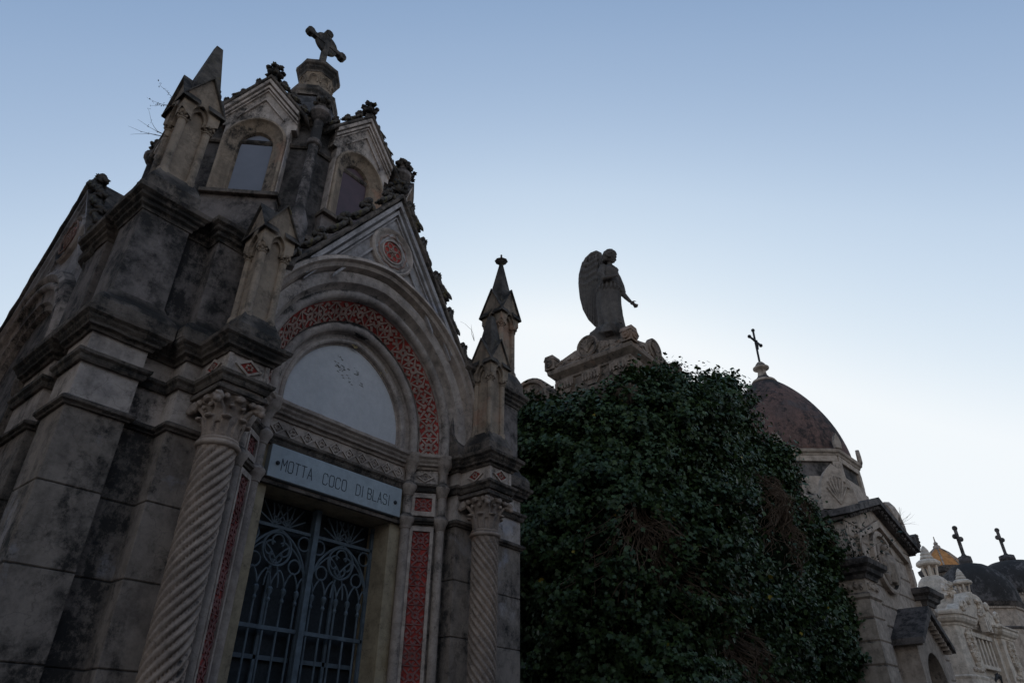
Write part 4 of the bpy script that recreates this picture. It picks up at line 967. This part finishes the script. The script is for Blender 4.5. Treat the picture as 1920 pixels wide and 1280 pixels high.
for s in (1,):
    m=MB(TR(s*(HW+.12),FY-.1,6.52)); m.prism([(-.16,0),(.16,0),(.22*s if s>0 else .10,.30),(.16*s if s>0 else -.16,.42),(-.10 if s>0 else -.22,.30)],-.16,.16)
    for k in range(6): m.ball((s*.05,-.17,.07+k*.05),.05,6,4,jit=.6,sd=k)
    m.build('corner_acroterion','tombdark',dt,bevel=.01)
m=MB(); m.sweep([(-HW,FY+.3),(-HW,2.28),(HW,2.28),(HW,FY+.3)][::-1],[(-.3,6.30),(.05,6.30),(.08,6.42),(.2,6.48),(.22,6.60),(-.3,6.7)]); m.build('side_cornice','tombdark',dt)
# medallion with a seated group
m=MB(TR(-.22,FY,5.72)@Matrix.Rotation(PI/2,4,'X')@Matrix.Scale(1.12,4)); m.lathe([(.66,-.02),(.66,.09),(.62,.11),(.56,.10),(.54,.03),(.01,.03)],36); md=m.build('medallion','tomb',dt,auto=True)
m=MB(TR(-.22,FY-.05,5.72)@Matrix.Scale(1.15,4))
m.ball((.08,-.05,.30),.095,10,8); m.tube([(.06,-.03,.24),(.03,-.05,.10),(-.02,-.05,-.05),(.02,-.04,-.25),(.0,-.02,-.42)],[.06,.13,.17,.16,.12],10)
m.ball((-.20,-.04,.14),.07,9,7); m.tube([(-.20,-.03,.10),(-.22,-.04,-.05),(-.16,-.04,-.22)],[.05,.09,.09],9)
m.tube([(.12,-.05,.17),(.26,-.05,.05),(.20,-.06,-.08),(.02,-.07,-.10)],[.05,.055,.045,.035],8); m.tube([(-.05,-.05,-.18),(.22,-.05,-.20),(.28,-.04,-.42)],[.09,.08,.05],8); m.tube([(-.1,-.05,-.2),(-.24,-.05,-.30),(-.2,-.04,-.48)],[.08,.07,.05],8)
m.tube([(-.30,-.02,.30),(-.38,-.02,.05),(-.34,-.02,-.2)],[.03,.05,.03],7)
m.build('relief_figures','tomb',md,remesh=.02)
# corner piers
for s in (-1,1):
    m=MB(TR(s*2.05,PYC,0)); rust(m,sq(.34),[0,.6,1.05,1.5,1.95,2.4,2.85,3.3,3.75,4.2,4.6]); pr=m.build('corner_pier','tomb',dt)
    m=MB(TR(s*2.05,PYC,0)); m.sweep(sq(.33),[(-.3,4.58),(.0,4.58),(.05,4.62),(.05,4.68),(.0,4.72),(.0,4.98),(.03,5.02),(-.3,5.02)],closed=True)
    for Q in (RZ(0),RZ(-PI/2)):
        for k in range(5): p=xf(Q,(-.24+.12*k,-.35,4.84+.03*(k%2))); m.ball(p,.06,7,5,sc=(1,.8,1.3),jit=.6,sd=k)
    m.build('capital','tomb',pr)
    m=MB(TR(s*2.05,PYC,0)); m.sweep(sq(.33),[(-.3,5.0),(.04,5.0),(.07,5.08),(.14,5.12),(.16,5.20),(.24,5.26),(.26,5.36),(.2,5.40),(-.3,5.48)],closed=True,jit=.008,sub=.08); m.build('cap','tombdark',pr)
# porch
PY=FY-.45
m=MB(); m.prism([(-.95,0),(-.60,0),(-.60,3.05)]+[(x,z) for x,z in archpts(.60,3.05,3.10,.01,12)][1:-1]+[(.60,3.05),(.60,0),(.95,0),(.95,3.95),(0,4.55),(-.95,3.95)],PY,PY+.32); 
m.box(-.95,-.80,PY+.3,FY+.05,0,3.95); m.box(.80,.95,PY+.3,FY+.05,0,3.95); ph=m.build('porch','tomb',dt,bevel=.01)
m=MB()
for s in (-1,1): m.prism([(0,4.50),(s*1.14,3.78),(s*1.14,3.92),(0,4.70)],PY-.22,FY+.05)
m.build('roof','tombdark',ph,bevel=.01)
m=MB()
for s in (-1,1):
    for k in range(9): t=(k+.6)/9.3; x=s*t*1.1; z=4.46-t*.70; m.box(x-.035,x+.035,PY-.15,PY+.0,z-.05,z+.035)
m.build('dentils','tomb',ph)
for s in (-1,1):
    m=MB(); a,b=sorted((s*.55,s*1.03)); m.box(a,b,PY-.07,PY+.2,2.86,3.04); m.build('impost','tombdark',ph,bevel=.015)
m=MB(); m.box(-.58,.58,FY-.04,FY-.0,0,3.7); m.build('door','rust',ph)
# drum and dome
AD=1.79
m=MB(); m.sweep(octo(AD+.08),[(-.5,6.5),(.0,6.5),(.0,7.3),(-.03,7.36),(-.03,7.66),(-.5,7.70)],closed=True); m.build('drum_base','tomb',dt)
m=MB(); m.prism(octo(AD-.06),7.6,8.45,axis='z'); dd=m.build('drum','tomb',dt)
for k in range(8):
    Q=RZ(k*PI/4); L=AD*t8
    m=MB(Q); m.box(-L+.02,L-.02,-AD-.02,-AD+.08,7.66,7.84); m.box(-L+.02,L-.02,-AD-.02,-AD+.08,8.24,8.40)
    for s in (-1,1): a,b=sorted((s*(L-.17),s*(L-.0))); m.box(a,b,-AD-.02,-AD+.08,7.84,8.24)
    m.build('panel_frame','tomb',dd,bevel=.01)
    m=MB(Q); m.box(-L+.16,L-.16,-AD+.052,-AD+.075,7.83,8.25); m.build('sunk_panel','tombdark',dd)
m=MB(); m.sweep(octo(AD),[(-.3,8.40),(.03,8.40),(.05,8.45),(.09,8.48),(.11,8.55),(.05,8.58),(-.3,8.60)],closed=True,jit=.006,sub=.1); m.build('drum_cornice','tomb',dd)
m=MB(); pr=[]
for k in range(25):
    t=k/24; pr.append((1.74*(max(0,1-t**1.75))**.78+.10,8.55+3.02*t))
m.lathe(pr,48); m.build('dome','dome',dt,smooth=True)
m=MB(); m.lathe([(.40,11.42),(.34,11.52),(.22,11.60),(.14,11.72),(.12,11.86),(.16,11.92),(.24,11.96),(.24,12.0),(.16,12.02),(.15,12.10),(.09,12.18),(.03,12.2)],20); m.build('dome_finial','tomb',dt,smooth=True)
m=MB(); m.tube([(0,0,12.15),(0,0,13.35)],.035,8); m.tube([(-.36,0,12.98),(.36,0,12.98)],.035,8)
for p in ((-.38,0,12.98),(.38,0,12.98),(0,0,13.38)): m.ball(p,.06,8,6)
for a in range(8): m.tube([(0,0,12.98),(.15*cos(a*PI/4+.4),0,12.98+.15*sin(a*PI/4+.4))],.012,5)
m.tube([(0,-.03,12.98),(.0,-.04,12.80),(.02,-.03,12.66)],[.045,.04,.02],7); m.build('iron_cross','rust',dt)
for k in range(8):
    Q=RZ(k*PI/4+P8); 
    m=MB(Q@TR(0,-(AD+.12)/cos(P8)+.05,8.56)); m.prism([(-.10,0),(.10,0),(.12,.18),(.07,.34),(0,.44),(-.07,.34),(-.12,.18)],-.05,.05); m.build('antefix','tomb',dt,bevel=.02)
for k in (0,1,2,3):
    Q=RZ(k*PI/2+PI/4); m=MB(Q@TR(0,-2.72,6.66)); m.prism([(-.42,0),(.42,0),(.42,.3),(.34,.66),(.20,.92),(0,1.12),(-.20,.92),(-.34,.66),(-.42,.3)],-.08,.08)
    for j in range(7):
        a=R(30+j*20); m.tube([(0,-.09,.12),(.14*cos(a),-.10,.2+.25*sin(a)),(.27*cos(a),-.10,.25+.55*sin(a)),(.30*cos(a)+.04,-.10,.22+.55*sin(a))],[.02,.025,.02,.03],6)
    m.build('palmette','tomb',dt)

# ================================================================ CREAM ORNATE TOMB
WX,WY=24.74,3.59
wt=thing('ornate_tomb','cream coloured ornate tomb with garlands, scrolled parapet and stone lanterns','tomb',(WX,WY,0),R(-8.5))
m=MB()
wp=[(0,4.0),(0,.25),(.08,.08),(.25,0),(1.25,0),(1.25,.12),(1.55,.12),(1.55,.30),(3.55,.30),(3.55,.12),(3.85,.12),(3.85,0),(5.1,0),(5.1,4.0)]
m.sweep(wp,[(-.3,0),(0.03,0),(.03,3.7),(0,3.74),(0,5.15),(-.3,5.15)]); m.box(.2,4.9,.45,3.9,0,5.3); m.build('wall','white',wt)
m=MB(); m.sweep(wp,[(-.2,5.08),(.03,5.08),(.05,5.14),(.12,5.18),(.17,5.26),(.17,5.34),(.21,5.36),(.22,5.41),(-.3,5.45)]); m.build('cornice','white',wt)
m=MB(); m.sweep(wp,[(-.2,3.66),(.04,3.66),(.06,3.72),(.02,3.76),(-.2,3.76)]); m.build('string_course','white',wt)
def garland(x,z,h,w=.22):
    m=MB()
    for k in range(22):
        t=k/21; a=PI*(t-.5)
        m.ball((x+w*sin(a),-.05,z-h*cos(a)*.9+.0),.055+.03*cos(a),7,5,jit=.8,sd=k)
    for k in range(6): m.ball((x+random.uniform(-.12,.12),-.05,z+.02+random.uniform(-.05,.1)),.07,7,5,jit=.8,sd=k)
    for k in range(7): m.ball((x+random.uniform(-.08,.08),-.05,z-h*1.0-random.uniform(0,.12)),.06,7,5,jit=.8,sd=k)
    return m.build('garland','white',wt)
garland(.68,4.85,.75); garland(4.45,4.85,.75)
for x0 in (.3,4.1):
    m=MB()
    for k in range(10): m.ball((x0+k*.08,-.04,3.90+.03*(k%2)),.055,6,4,jit=.8,sd=k)
    m.build('leaf_band','white',wt)
m=MB(); m.box(1.85,3.2,.25,.32,4.15,4.92); wn=m.build('window_recess','dark',wt)
m=MB()
for x in (1.85,2.18,2.52,2.86,3.2): m.box(x-.055,x+.055,.16,.30,4.15,4.95)
m.box(1.75,3.3,.14,.30,4.05,4.16); m.box(1.7,3.35,.12,.30,4.92,5.05); m.build('mullions','white',wn,bevel=.01)
m=MB()
for k in range(26): a=PI*k/25; m.ball((2.55+.55*cos(a),.2,3.35+.42*sin(a)),.085,7,5,jit=.9,sd=k)
for k in range(14): m.ball((2.55+random.uniform(-.35,.35),.18,3.45+random.uniform(-.2,.25)),.08,7,5,jit=.9,sd=k)
m.build('carved_crest','white',wt)
m=MB(); m.tube([(2.25,.10,3.72),(2.4,.08,3.86),(2.55,.07,3.90),(2.7,.08,3.84),(2.85,.1,3.7)],.03,6)
for k in range(5): m.tube([(2.28+.13*k,.08,3.80-.03*abs(k-2)),(2.31+.13*k,.07,3.98-.03*abs(k-2))],.018,5)
m.build('iron_monogram','rust',wt)
def lantern(x,y,z,k,name='stone_lantern'):
    m=MB(TR(x,y,z)@Matrix.Scale(k,4)); m.lathe([(.20,-.04),(.20,.0),(.15,.02),(.13,.03)],12); m.lathe([(.085,.0),(.085,.30)],8)
    for q in range(6):
        a=q*PI/3+.3; m.tube([(.15*cos(a),.15*sin(a),0),(.20*cos(a),.20*sin(a),.28)],.035,7)
    m.lathe([(.18,.27),(.28,.29),(.31,.33),(.30,.39),(.22,.45),(.15,.47),(.17,.50),(.13,.58),(.14,.60),(.10,.68),(.105,.70),(.06,.78),(.03,.83),(.0,.85)],14)
    return m.build(name,'white',wt,auto=True)
m=MB(); prof=[(-2.5,0),(2.5,0),(2.5,.12),(1.9,.2),(1.55,.45),(1.25,.40),(.95,.55),(.62,.95),(.30,1.02),(-.30,1.02),(-.62,.95),(-.95,.55),(-1.25,.40),(-1.55,.45),(-1.9,.2),(-2.5,.12)]
m.prism([(2.55+x,5.42+z*.85) for x,z in prof],.02,.40)
m.build('scrolled_parapet','white',wt,bevel=.03)
m=MB()
for x,z,r in ((1.05,5.70,.2),(4.05,5.70,.2),(1.75,5.95,.14),(3.35,5.95,.14)):
    m.tube([(x+r*(1-q*.08)*cos(q*.8),-.02,z+r*(1-q*.08)*sin(q*.8)) for q in range(11)],.05,7)
for k in range(10): m.ball((2.55+random.uniform(-.2,.2),-.03,6.05-.065*k),.075,7,5,jit=.9,sd=k)
for s in (-1,0,1): m.box(2.5+s*.17,2.6+s*.17,-.14,.05,5.1-.06*abs(s)+.06,5.52)
m.build('scroll_carving','white',wt)
lantern(2.55,.22,6.32,.92)
m=MB(TR(2.85,1.15,0)); m.lathe([(1.6,5.4),(1.25,5.55),(.95,5.9),(.72,6.4),(.52,6.85),(.42,6.95),(.36,7.02)],4,a0=PI/4)
m.build('concave_spire','white',wt,bevel=.03)
lantern(2.85,1.15,7.02,1.25)
for (x,y,z) in ((3.35,.62,6.25),(2.3,.62,6.25)):
    m=MB(); 
    for k in range(9): m.ball((x+.1*cos(k*2.4),y+.1*sin(k*2.4),z+.05*k),.10,7,5,jit=.9,sd=k)
    m.build('leaf_finial','white',wt)

# ================================================================ GREY DOMES AND FAR ROOFS
def grey_dome(cx,cy,Rr,zb,zt,ct,label,rz=0,body=3.2):
    t=thing('domed_tomb',label,'tomb',(cx,cy,0),rz,'grey domed tombs behind the cream tomb')
    m=MB(); m.prism([(x*1.02,y*1.02) for x,y in octo(Rr)],0,zb-.05,axis='z'); m.build('wall','tomb',t)
    m=MB(); m.sweep(octo(Rr),[(-.3,zb-.12),(.10,zb-.12),(.16,zb-.02),(.2,zb+.04),(-.3,zb+.1)],closed=True)
    m.sweep(octo(Rr),[(-.3,zb-.95),(.05,zb-.95),(.10,zb-.88),(.05,zb-.84),(-.3,zb-.84)],closed=True); m.build('cornice','tombdark',t)
    m=MB()
    for k in range(8):
        Q=RZ(k*PI/4); L=Rr*t8
        for j in range(14): x=-L+(j+.5)*2*L/14; m.box(x-.03,x+.03,-Rr-.09,-Rr+.02,zb-.2,zb-.12,T=Q)
    m.build('dentils','tomb',t)
    m=MB(); h=zt-zb; pr=[(Rr*.98*(max(0,1-(k/14)**2.3))**.62+Rr*.16,zb+h*.86*k/14) for k in range(15)]
    pr+=[(Rr*.20,zb+h*.88),(Rr*.19,zt-.03),(Rr*.15,zt)]
    m.lathe(pr,40); m.build('dome','greydome',t,smooth=True)
    m=MB(); H=ct-zt; w=H*.058; m.lathe([(w*2.2,zt-.05),(w*1.6,zt+.04),(w,zt+.1)],8); m.box(-w,w,-w*.8,w*.8,zt,ct); m.box(-H*.26,H*.26,-w*.8,w*.8,zt+H*.60,zt+H*.60+2*w)
    for p in ((-H*.26,zt+H*.6+w),(H*.26,zt+H*.6+w),(0,ct)): m.ball((p[0],0,p[1]),w*1.6,8,6)
    m.build('cross','tombdark',t,bevel=.01)
grey_dome(34.8,4.0,1.28,6.95,9.05,10.25,'grey mossy dome with a thick stone cross, behind the cream ornate tomb',R(-10))
grey_dome(41.9,3.05,1.75,8.4,10.35,11.6,'second grey dome with the slimmer cross, at the right edge behind the first grey dome',R(-10))
t=thing('orange_roofed_tower','small far building with an orange tiled eight-sided roof','building',(59.4,8.35,0),R(-10))
m=MB(); m.prism(octo(1.35),0,13.6,axis='z'); m.build('wall','tomb',t)
m=MB(); m.sweep(octo(1.35),[(-.2,12.7),(.08,12.7),(.1,12.85),(-.0,12.95),(0,13.15),(.12,13.2),(.2,13.4),(.22,13.6),(-.2,13.65)],closed=True); m.build('cornice','tombdark',t)
m=MB(); m.lathe([(1.45,13.6),(1.15,14.15),(.65,14.75),(.22,15.1)],8,a0=P8); rf=m.build('roof','orange',t)
m=MB()
for k in range(8):
    a=P8+k*PI/4; m.tube([(1.46*cos(a),1.46*sin(a),13.62),(1.16*cos(a),1.16*sin(a),14.18),(.66*cos(a),.66*sin(a),14.78),(.22*cos(a),.22*sin(a),15.12)],.055,6)
m.build('ridge','tomb',rf)
m=MB(); m.lathe([(.26,15.05),(.24,15.3),(.12,15.4),(.16,15.5),(.05,15.65),(.03,16.0)],10); m.build('finial','tomb',t)
t=thing('flat_roofed_building','long pale flat-roofed building behind the grey domes','building',(54.5,4.0,0),R(-8))
m=MB(); m.box(-2.5,2.5,-3.5,2.4,0,11.0); m.build('wall','tomb',t)
m=MB(); m.sweep([(-2.5,2.4),(-2.5,-3.5),(2.5,-3.5),(2.5,2.4)],[(-.3,10.5),(.04,10.5),(.06,10.7),(.2,10.8),(.3,11.1),(.32,11.25),(-.3,11.3)],closed=True); m.box(-1.6,1.6,-3.2,1.0,11.2,11.7); m.build('cornice','tomb',t)

# ================================================================ IVY
PATH=[(8.45,8.4,6.9),(7.95,7.2,7.0),(7.85,6.1,6.75),(8.0,5.1,6.65),(8.55,4.45,6.92),(9.4,4.30,7.28),(10.4,4.28,7.66),(11.3,4.28,7.9),(12.0,4.3,8.0),(12.5,4.3,8.35),(13.1,4.35,8.15),(14.0,4.4,7.42),(15.0,4.4,6.95),(15.8,4.4,6.55),(16.5,4.5,6.0),(16.8,5.3,5.9)]
_pl=[Vector(p) for p in PATH]; _cl=[0]
for a,b in zip(_pl[:-1],_pl[1:]): _cl.append(_cl[-1]+math.hypot(b.x-a.x,b.y-a.y))
def ivy_at(s):
    i=0
    while i<len(_cl)-2 and _cl[i+1]<s: i+=1
    f=(s-_cl[i])/(_cl[i+1]-_cl[i]); p=_pl[i].lerp(_pl[i+1],f)
    # smooth normal
    j0=max(0,i-1); j1=min(len(_pl)-1,i+2); d=Vector((_pl[j1].x-_pl[j0].x,_pl[j1].y-_pl[j0].y)); d.normalize(); return p,Vector((d.y,-d.x,0))
def bulge(s,z):
    v=Vector((s*.55,z*.55,0)); return noise.noise(v)*.62+noise.noise(v*2.7+Vector((9,2,0)))*.34+noise.noise(v*6.5)*.22+noise.noise(v*13)*.08
def ivy_pt(s,z,extra=0):
    """point and normal on the ivy surface; above the top edge the surface folds back"""
    p,n=ivy_at(s); top=p.z+noise.noise(Vector((s*1.7,3,0)))*.16+noise.noise(Vector((s*5,1,0)))*.07; b=bulge(s,z)
    if z<top-.55: q=Vector((p.x,p.y,z))+n*(b+extra); N_=n
    else:
        a=(z-(top-.55))/.55*PI/2*1.15; q=Vector((p.x,p.y,top-.55))+n*(b-.55+.55*cos(a)+extra*cos(a))+Vector((0,0,.55*sin(a)+extra*sin(a))); N_=(n*cos(a)+Vector((0,0,1))*sin(a))
    return q,N_
def build_ivy():
    t=thing('ivy','huge dark green ivy mass smothering the tombs between the chapel and the red dome','ivy')
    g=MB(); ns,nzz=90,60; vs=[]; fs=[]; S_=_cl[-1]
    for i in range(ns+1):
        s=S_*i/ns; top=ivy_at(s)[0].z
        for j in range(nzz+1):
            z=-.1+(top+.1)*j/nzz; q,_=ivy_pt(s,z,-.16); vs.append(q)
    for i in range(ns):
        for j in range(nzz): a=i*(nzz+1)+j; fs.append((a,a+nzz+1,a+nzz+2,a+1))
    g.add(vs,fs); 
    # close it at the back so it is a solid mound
    g.build('inner_shade_sheet','core',t)  # near-black sheet behind the leaves, its colour standing in for deep shade
    # leaves
    NL=118000; V=[];Fc=[];T=[]
    base=np.array([(0,0,0),(.42,.22,.06),(.52,.62,.02),(.16,.72,.05),(0,1.12,-.06),(-.16,.72,.05),(-.52,.62,.02),(-.42,.22,.06)])
    cnt=0; Vs=np.zeros((NL,8,3)); tone=np.zeros(NL)
    while cnt<NL:
        s=random.random()**1.12*S_; p,_=ivy_at(s); zlo=0.9 if random.random()<.9 else 0
        z=random.uniform(1.6+.05*p.x,p.z+.08) if random.random()<.93 else random.uniform(0,p.z)
        ex=random.uniform(-.13,.10)+ (random.random()**5)*.22
        # thin growth where bare vines show
        hole=0
        for hs,hz,hr in HOLES:
            dd=((s-hs)/hr)**2+((z-hz)/(hr*1.25))**2
            if dd<1: hole=max(hole,1-dd)
        if hole and random.random()<min(.93,hole*2.2): continue
        cl=noise.noise(Vector((s*3.1,z*3.6,21)))+.5*noise.noise(Vector((s*7,z*8,5)))
        if ex>-.06 and cl<-.08 and random.random()<.9: continue
        ex+=max(0,cl)*.16
        q,n=ivy_pt(s,z,ex)
        d=Vector((random.gauss(0,.62),random.gauss(0,.62),random.gauss(0,.5)))+n*.8+Vector((0,0,.45)); d.normalize()
        dn=Vector((random.gauss(0,.7),random.gauss(0,.7),-.8)); dn=(dn-d*dn.dot(d)).normalized(); sd=d.cross(dn)
        L=random.choice((.03,.045,.055,.065,.085))*random.uniform(.8,1.15)*(1+.03*max(0,p.x-9))
        Mx=np.array([sd,dn,d])*L
        Vs[cnt]=base@Mx+np.array(q); 
        lum=.5+.5*noise.noise(Vector((s*1.3,z*1.3,7)))
        tone[cnt]=min(.9,max(0,random.betavariate(2,2.6)*.75+.22*lum)) if random.random()>.0022 else .995
        cnt+=1
    me=bpy.data.meshes.new('leaves'); nv=NL*8; me.vertices.add(nv); me.vertices.foreach_set('co',Vs.reshape(-1))
    # two polygons per leaf folded along the midrib
    idx=np.arange(NL)[:,None]*8
    f=np.concatenate([idx+np.array([0,1,2,3,4]),idx+np.array([0,4,5,6,7])],1).reshape(-1)
    me.loops.add(len(f)); me.loops.foreach_set('vertex_index',f.astype(np.int32)); me.polygons.add(NL*2)
    me.polygons.foreach_set('loop_start',np.arange(0,len(f),5,dtype=np.int32)); me.update(calc_edges=True)
    at=me.attributes.new('tone','FLOAT','FACE'); at.data.foreach_set('value',np.repeat(tone,2).astype(np.float32))
    me.materials.append(M_['ivy']); o=bpy.data.objects.new('foliage',me); COL.objects.link(o); o.parent=t; o['kind']='stuff'
    # dead hanging vines in the gaps
    for hs,hz,hr in HOLES:
        m=MB()
        for k in range(int(230*hr)):
            s0=hs+random.gauss(0,hr*.45); z=hz+hr*random.uniform(.2,1.1); pts=[]; dr=random.gauss(.05,.09)
            L=random.randint(6,13)
            for j in range(L):
                q,n=ivy_pt(min(S_-.01,max(.01,s0)),z,random.uniform(-.02,.10)+.04*sin(j)); pts.append(q); s0+=dr+random.gauss(0,.04); z-=random.uniform(.05,.16)
                if z<.3: break
            if len(pts)>2: m.tube(pts,random.uniform(.0035,.008),4)
        m.build('dead_vines','vine',t)
    return t
HOLES=[(4.0,4.2,.42),(8.3,5.2,1.0),(10.6,6.4,.45),(6.2,2.9,.5)]
build_ivy()
def sprig(name,label,loc,n,h,spread,leaf,parent=None,lean=(0,0,1),mat='weed',bare=.0,seed=1):
    """a small plant: forked twigs with little leaves"""
    rnd=random.Random(seed); t=thing(name,label,'weed',loc); st=MB(); lv=[];
    lean=Vector(lean).normalized()
    L=MB()
    for k in range(n):
        d=(lean+Vector((rnd.gauss(0,spread),rnd.gauss(0,spread),rnd.gauss(0,spread*.6)))).normalized(); p=Vector((0,0,0)); pts=[p.copy()]
        for j in range(6):
            d=(d+Vector((rnd.gauss(0,.2),rnd.gauss(0,.2),rnd.gauss(0,.12)))).normalized(); p=p+d*h/6*rnd.uniform(.7,1.2); pts.append(p.copy())
            if j>0 and rnd.random()>bare:
                for q in range(3):
                    c=p+Vector((rnd.gauss(0,1),rnd.gauss(0,1),rnd.gauss(0,1)))*leaf; u=Vector((rnd.gauss(0,1),rnd.gauss(0,1),rnd.gauss(0,1))).normalized(); w=u.orthogonal().normalized()
                    L.add([c-u*leaf,c+w*leaf*.6,c+u*leaf,c-w*leaf*.6],[(0,1,2,3)])
        st.tube(pts,[.006*h**.5*(1-.12*i) for i in range(len(pts))],4)
    st.build('stem','vine',t)
    if L.v: L.build('leaves',mat,t)
    return t
sprig('weed','dry reddish weed sprouting from the left side of the tall left pinnacle',(1.12,4.40,6.02),3,.26,.25,.009,lean=(-1,.5,.25),seed=3)
sprig('weed','thin bare twigs sticking out below the dry weed on the left pinnacle',(1.13,4.42,5.70),4,.28,.25,.006,lean=(-1,.5,.1),bare=.6,seed=5)
sprig('weed','bushy dry weed growing beside the collar under the chapel cross',(3.72,5.75,8.62),16,.40,.5,.013,lean=(.4,-.2,1),seed=8)
sprig('weed','small two-forked twig on the lower right slope of the front gable',(4.27,4.05,5.20),2,.30,.3,.006,lean=(0,0,1),bare=.9,seed=11)
sprig('grass_tuft','wispy dry grass tufts on the pediment slope of the red domed tomb',(20.3,3.55,6.95),20,.5,.5,.003,lean=(.4,-.3,.8),bare=1,seed=12)
sprig('ivy_spray','ivy branch reaching out in front of the dome tomb pediment',(16.75,3.9,5.2),12,1.25,.42,.045,lean=(.1,-.1,1),mat='ivy',seed=14)
sprig('weed','bare shrub twigs standing up behind the left shell ornament of the angel tomb',(8.6,7.0,7.1),12,.75,.35,.006,lean=(-.3,.2,1),bare=.9,seed=16)
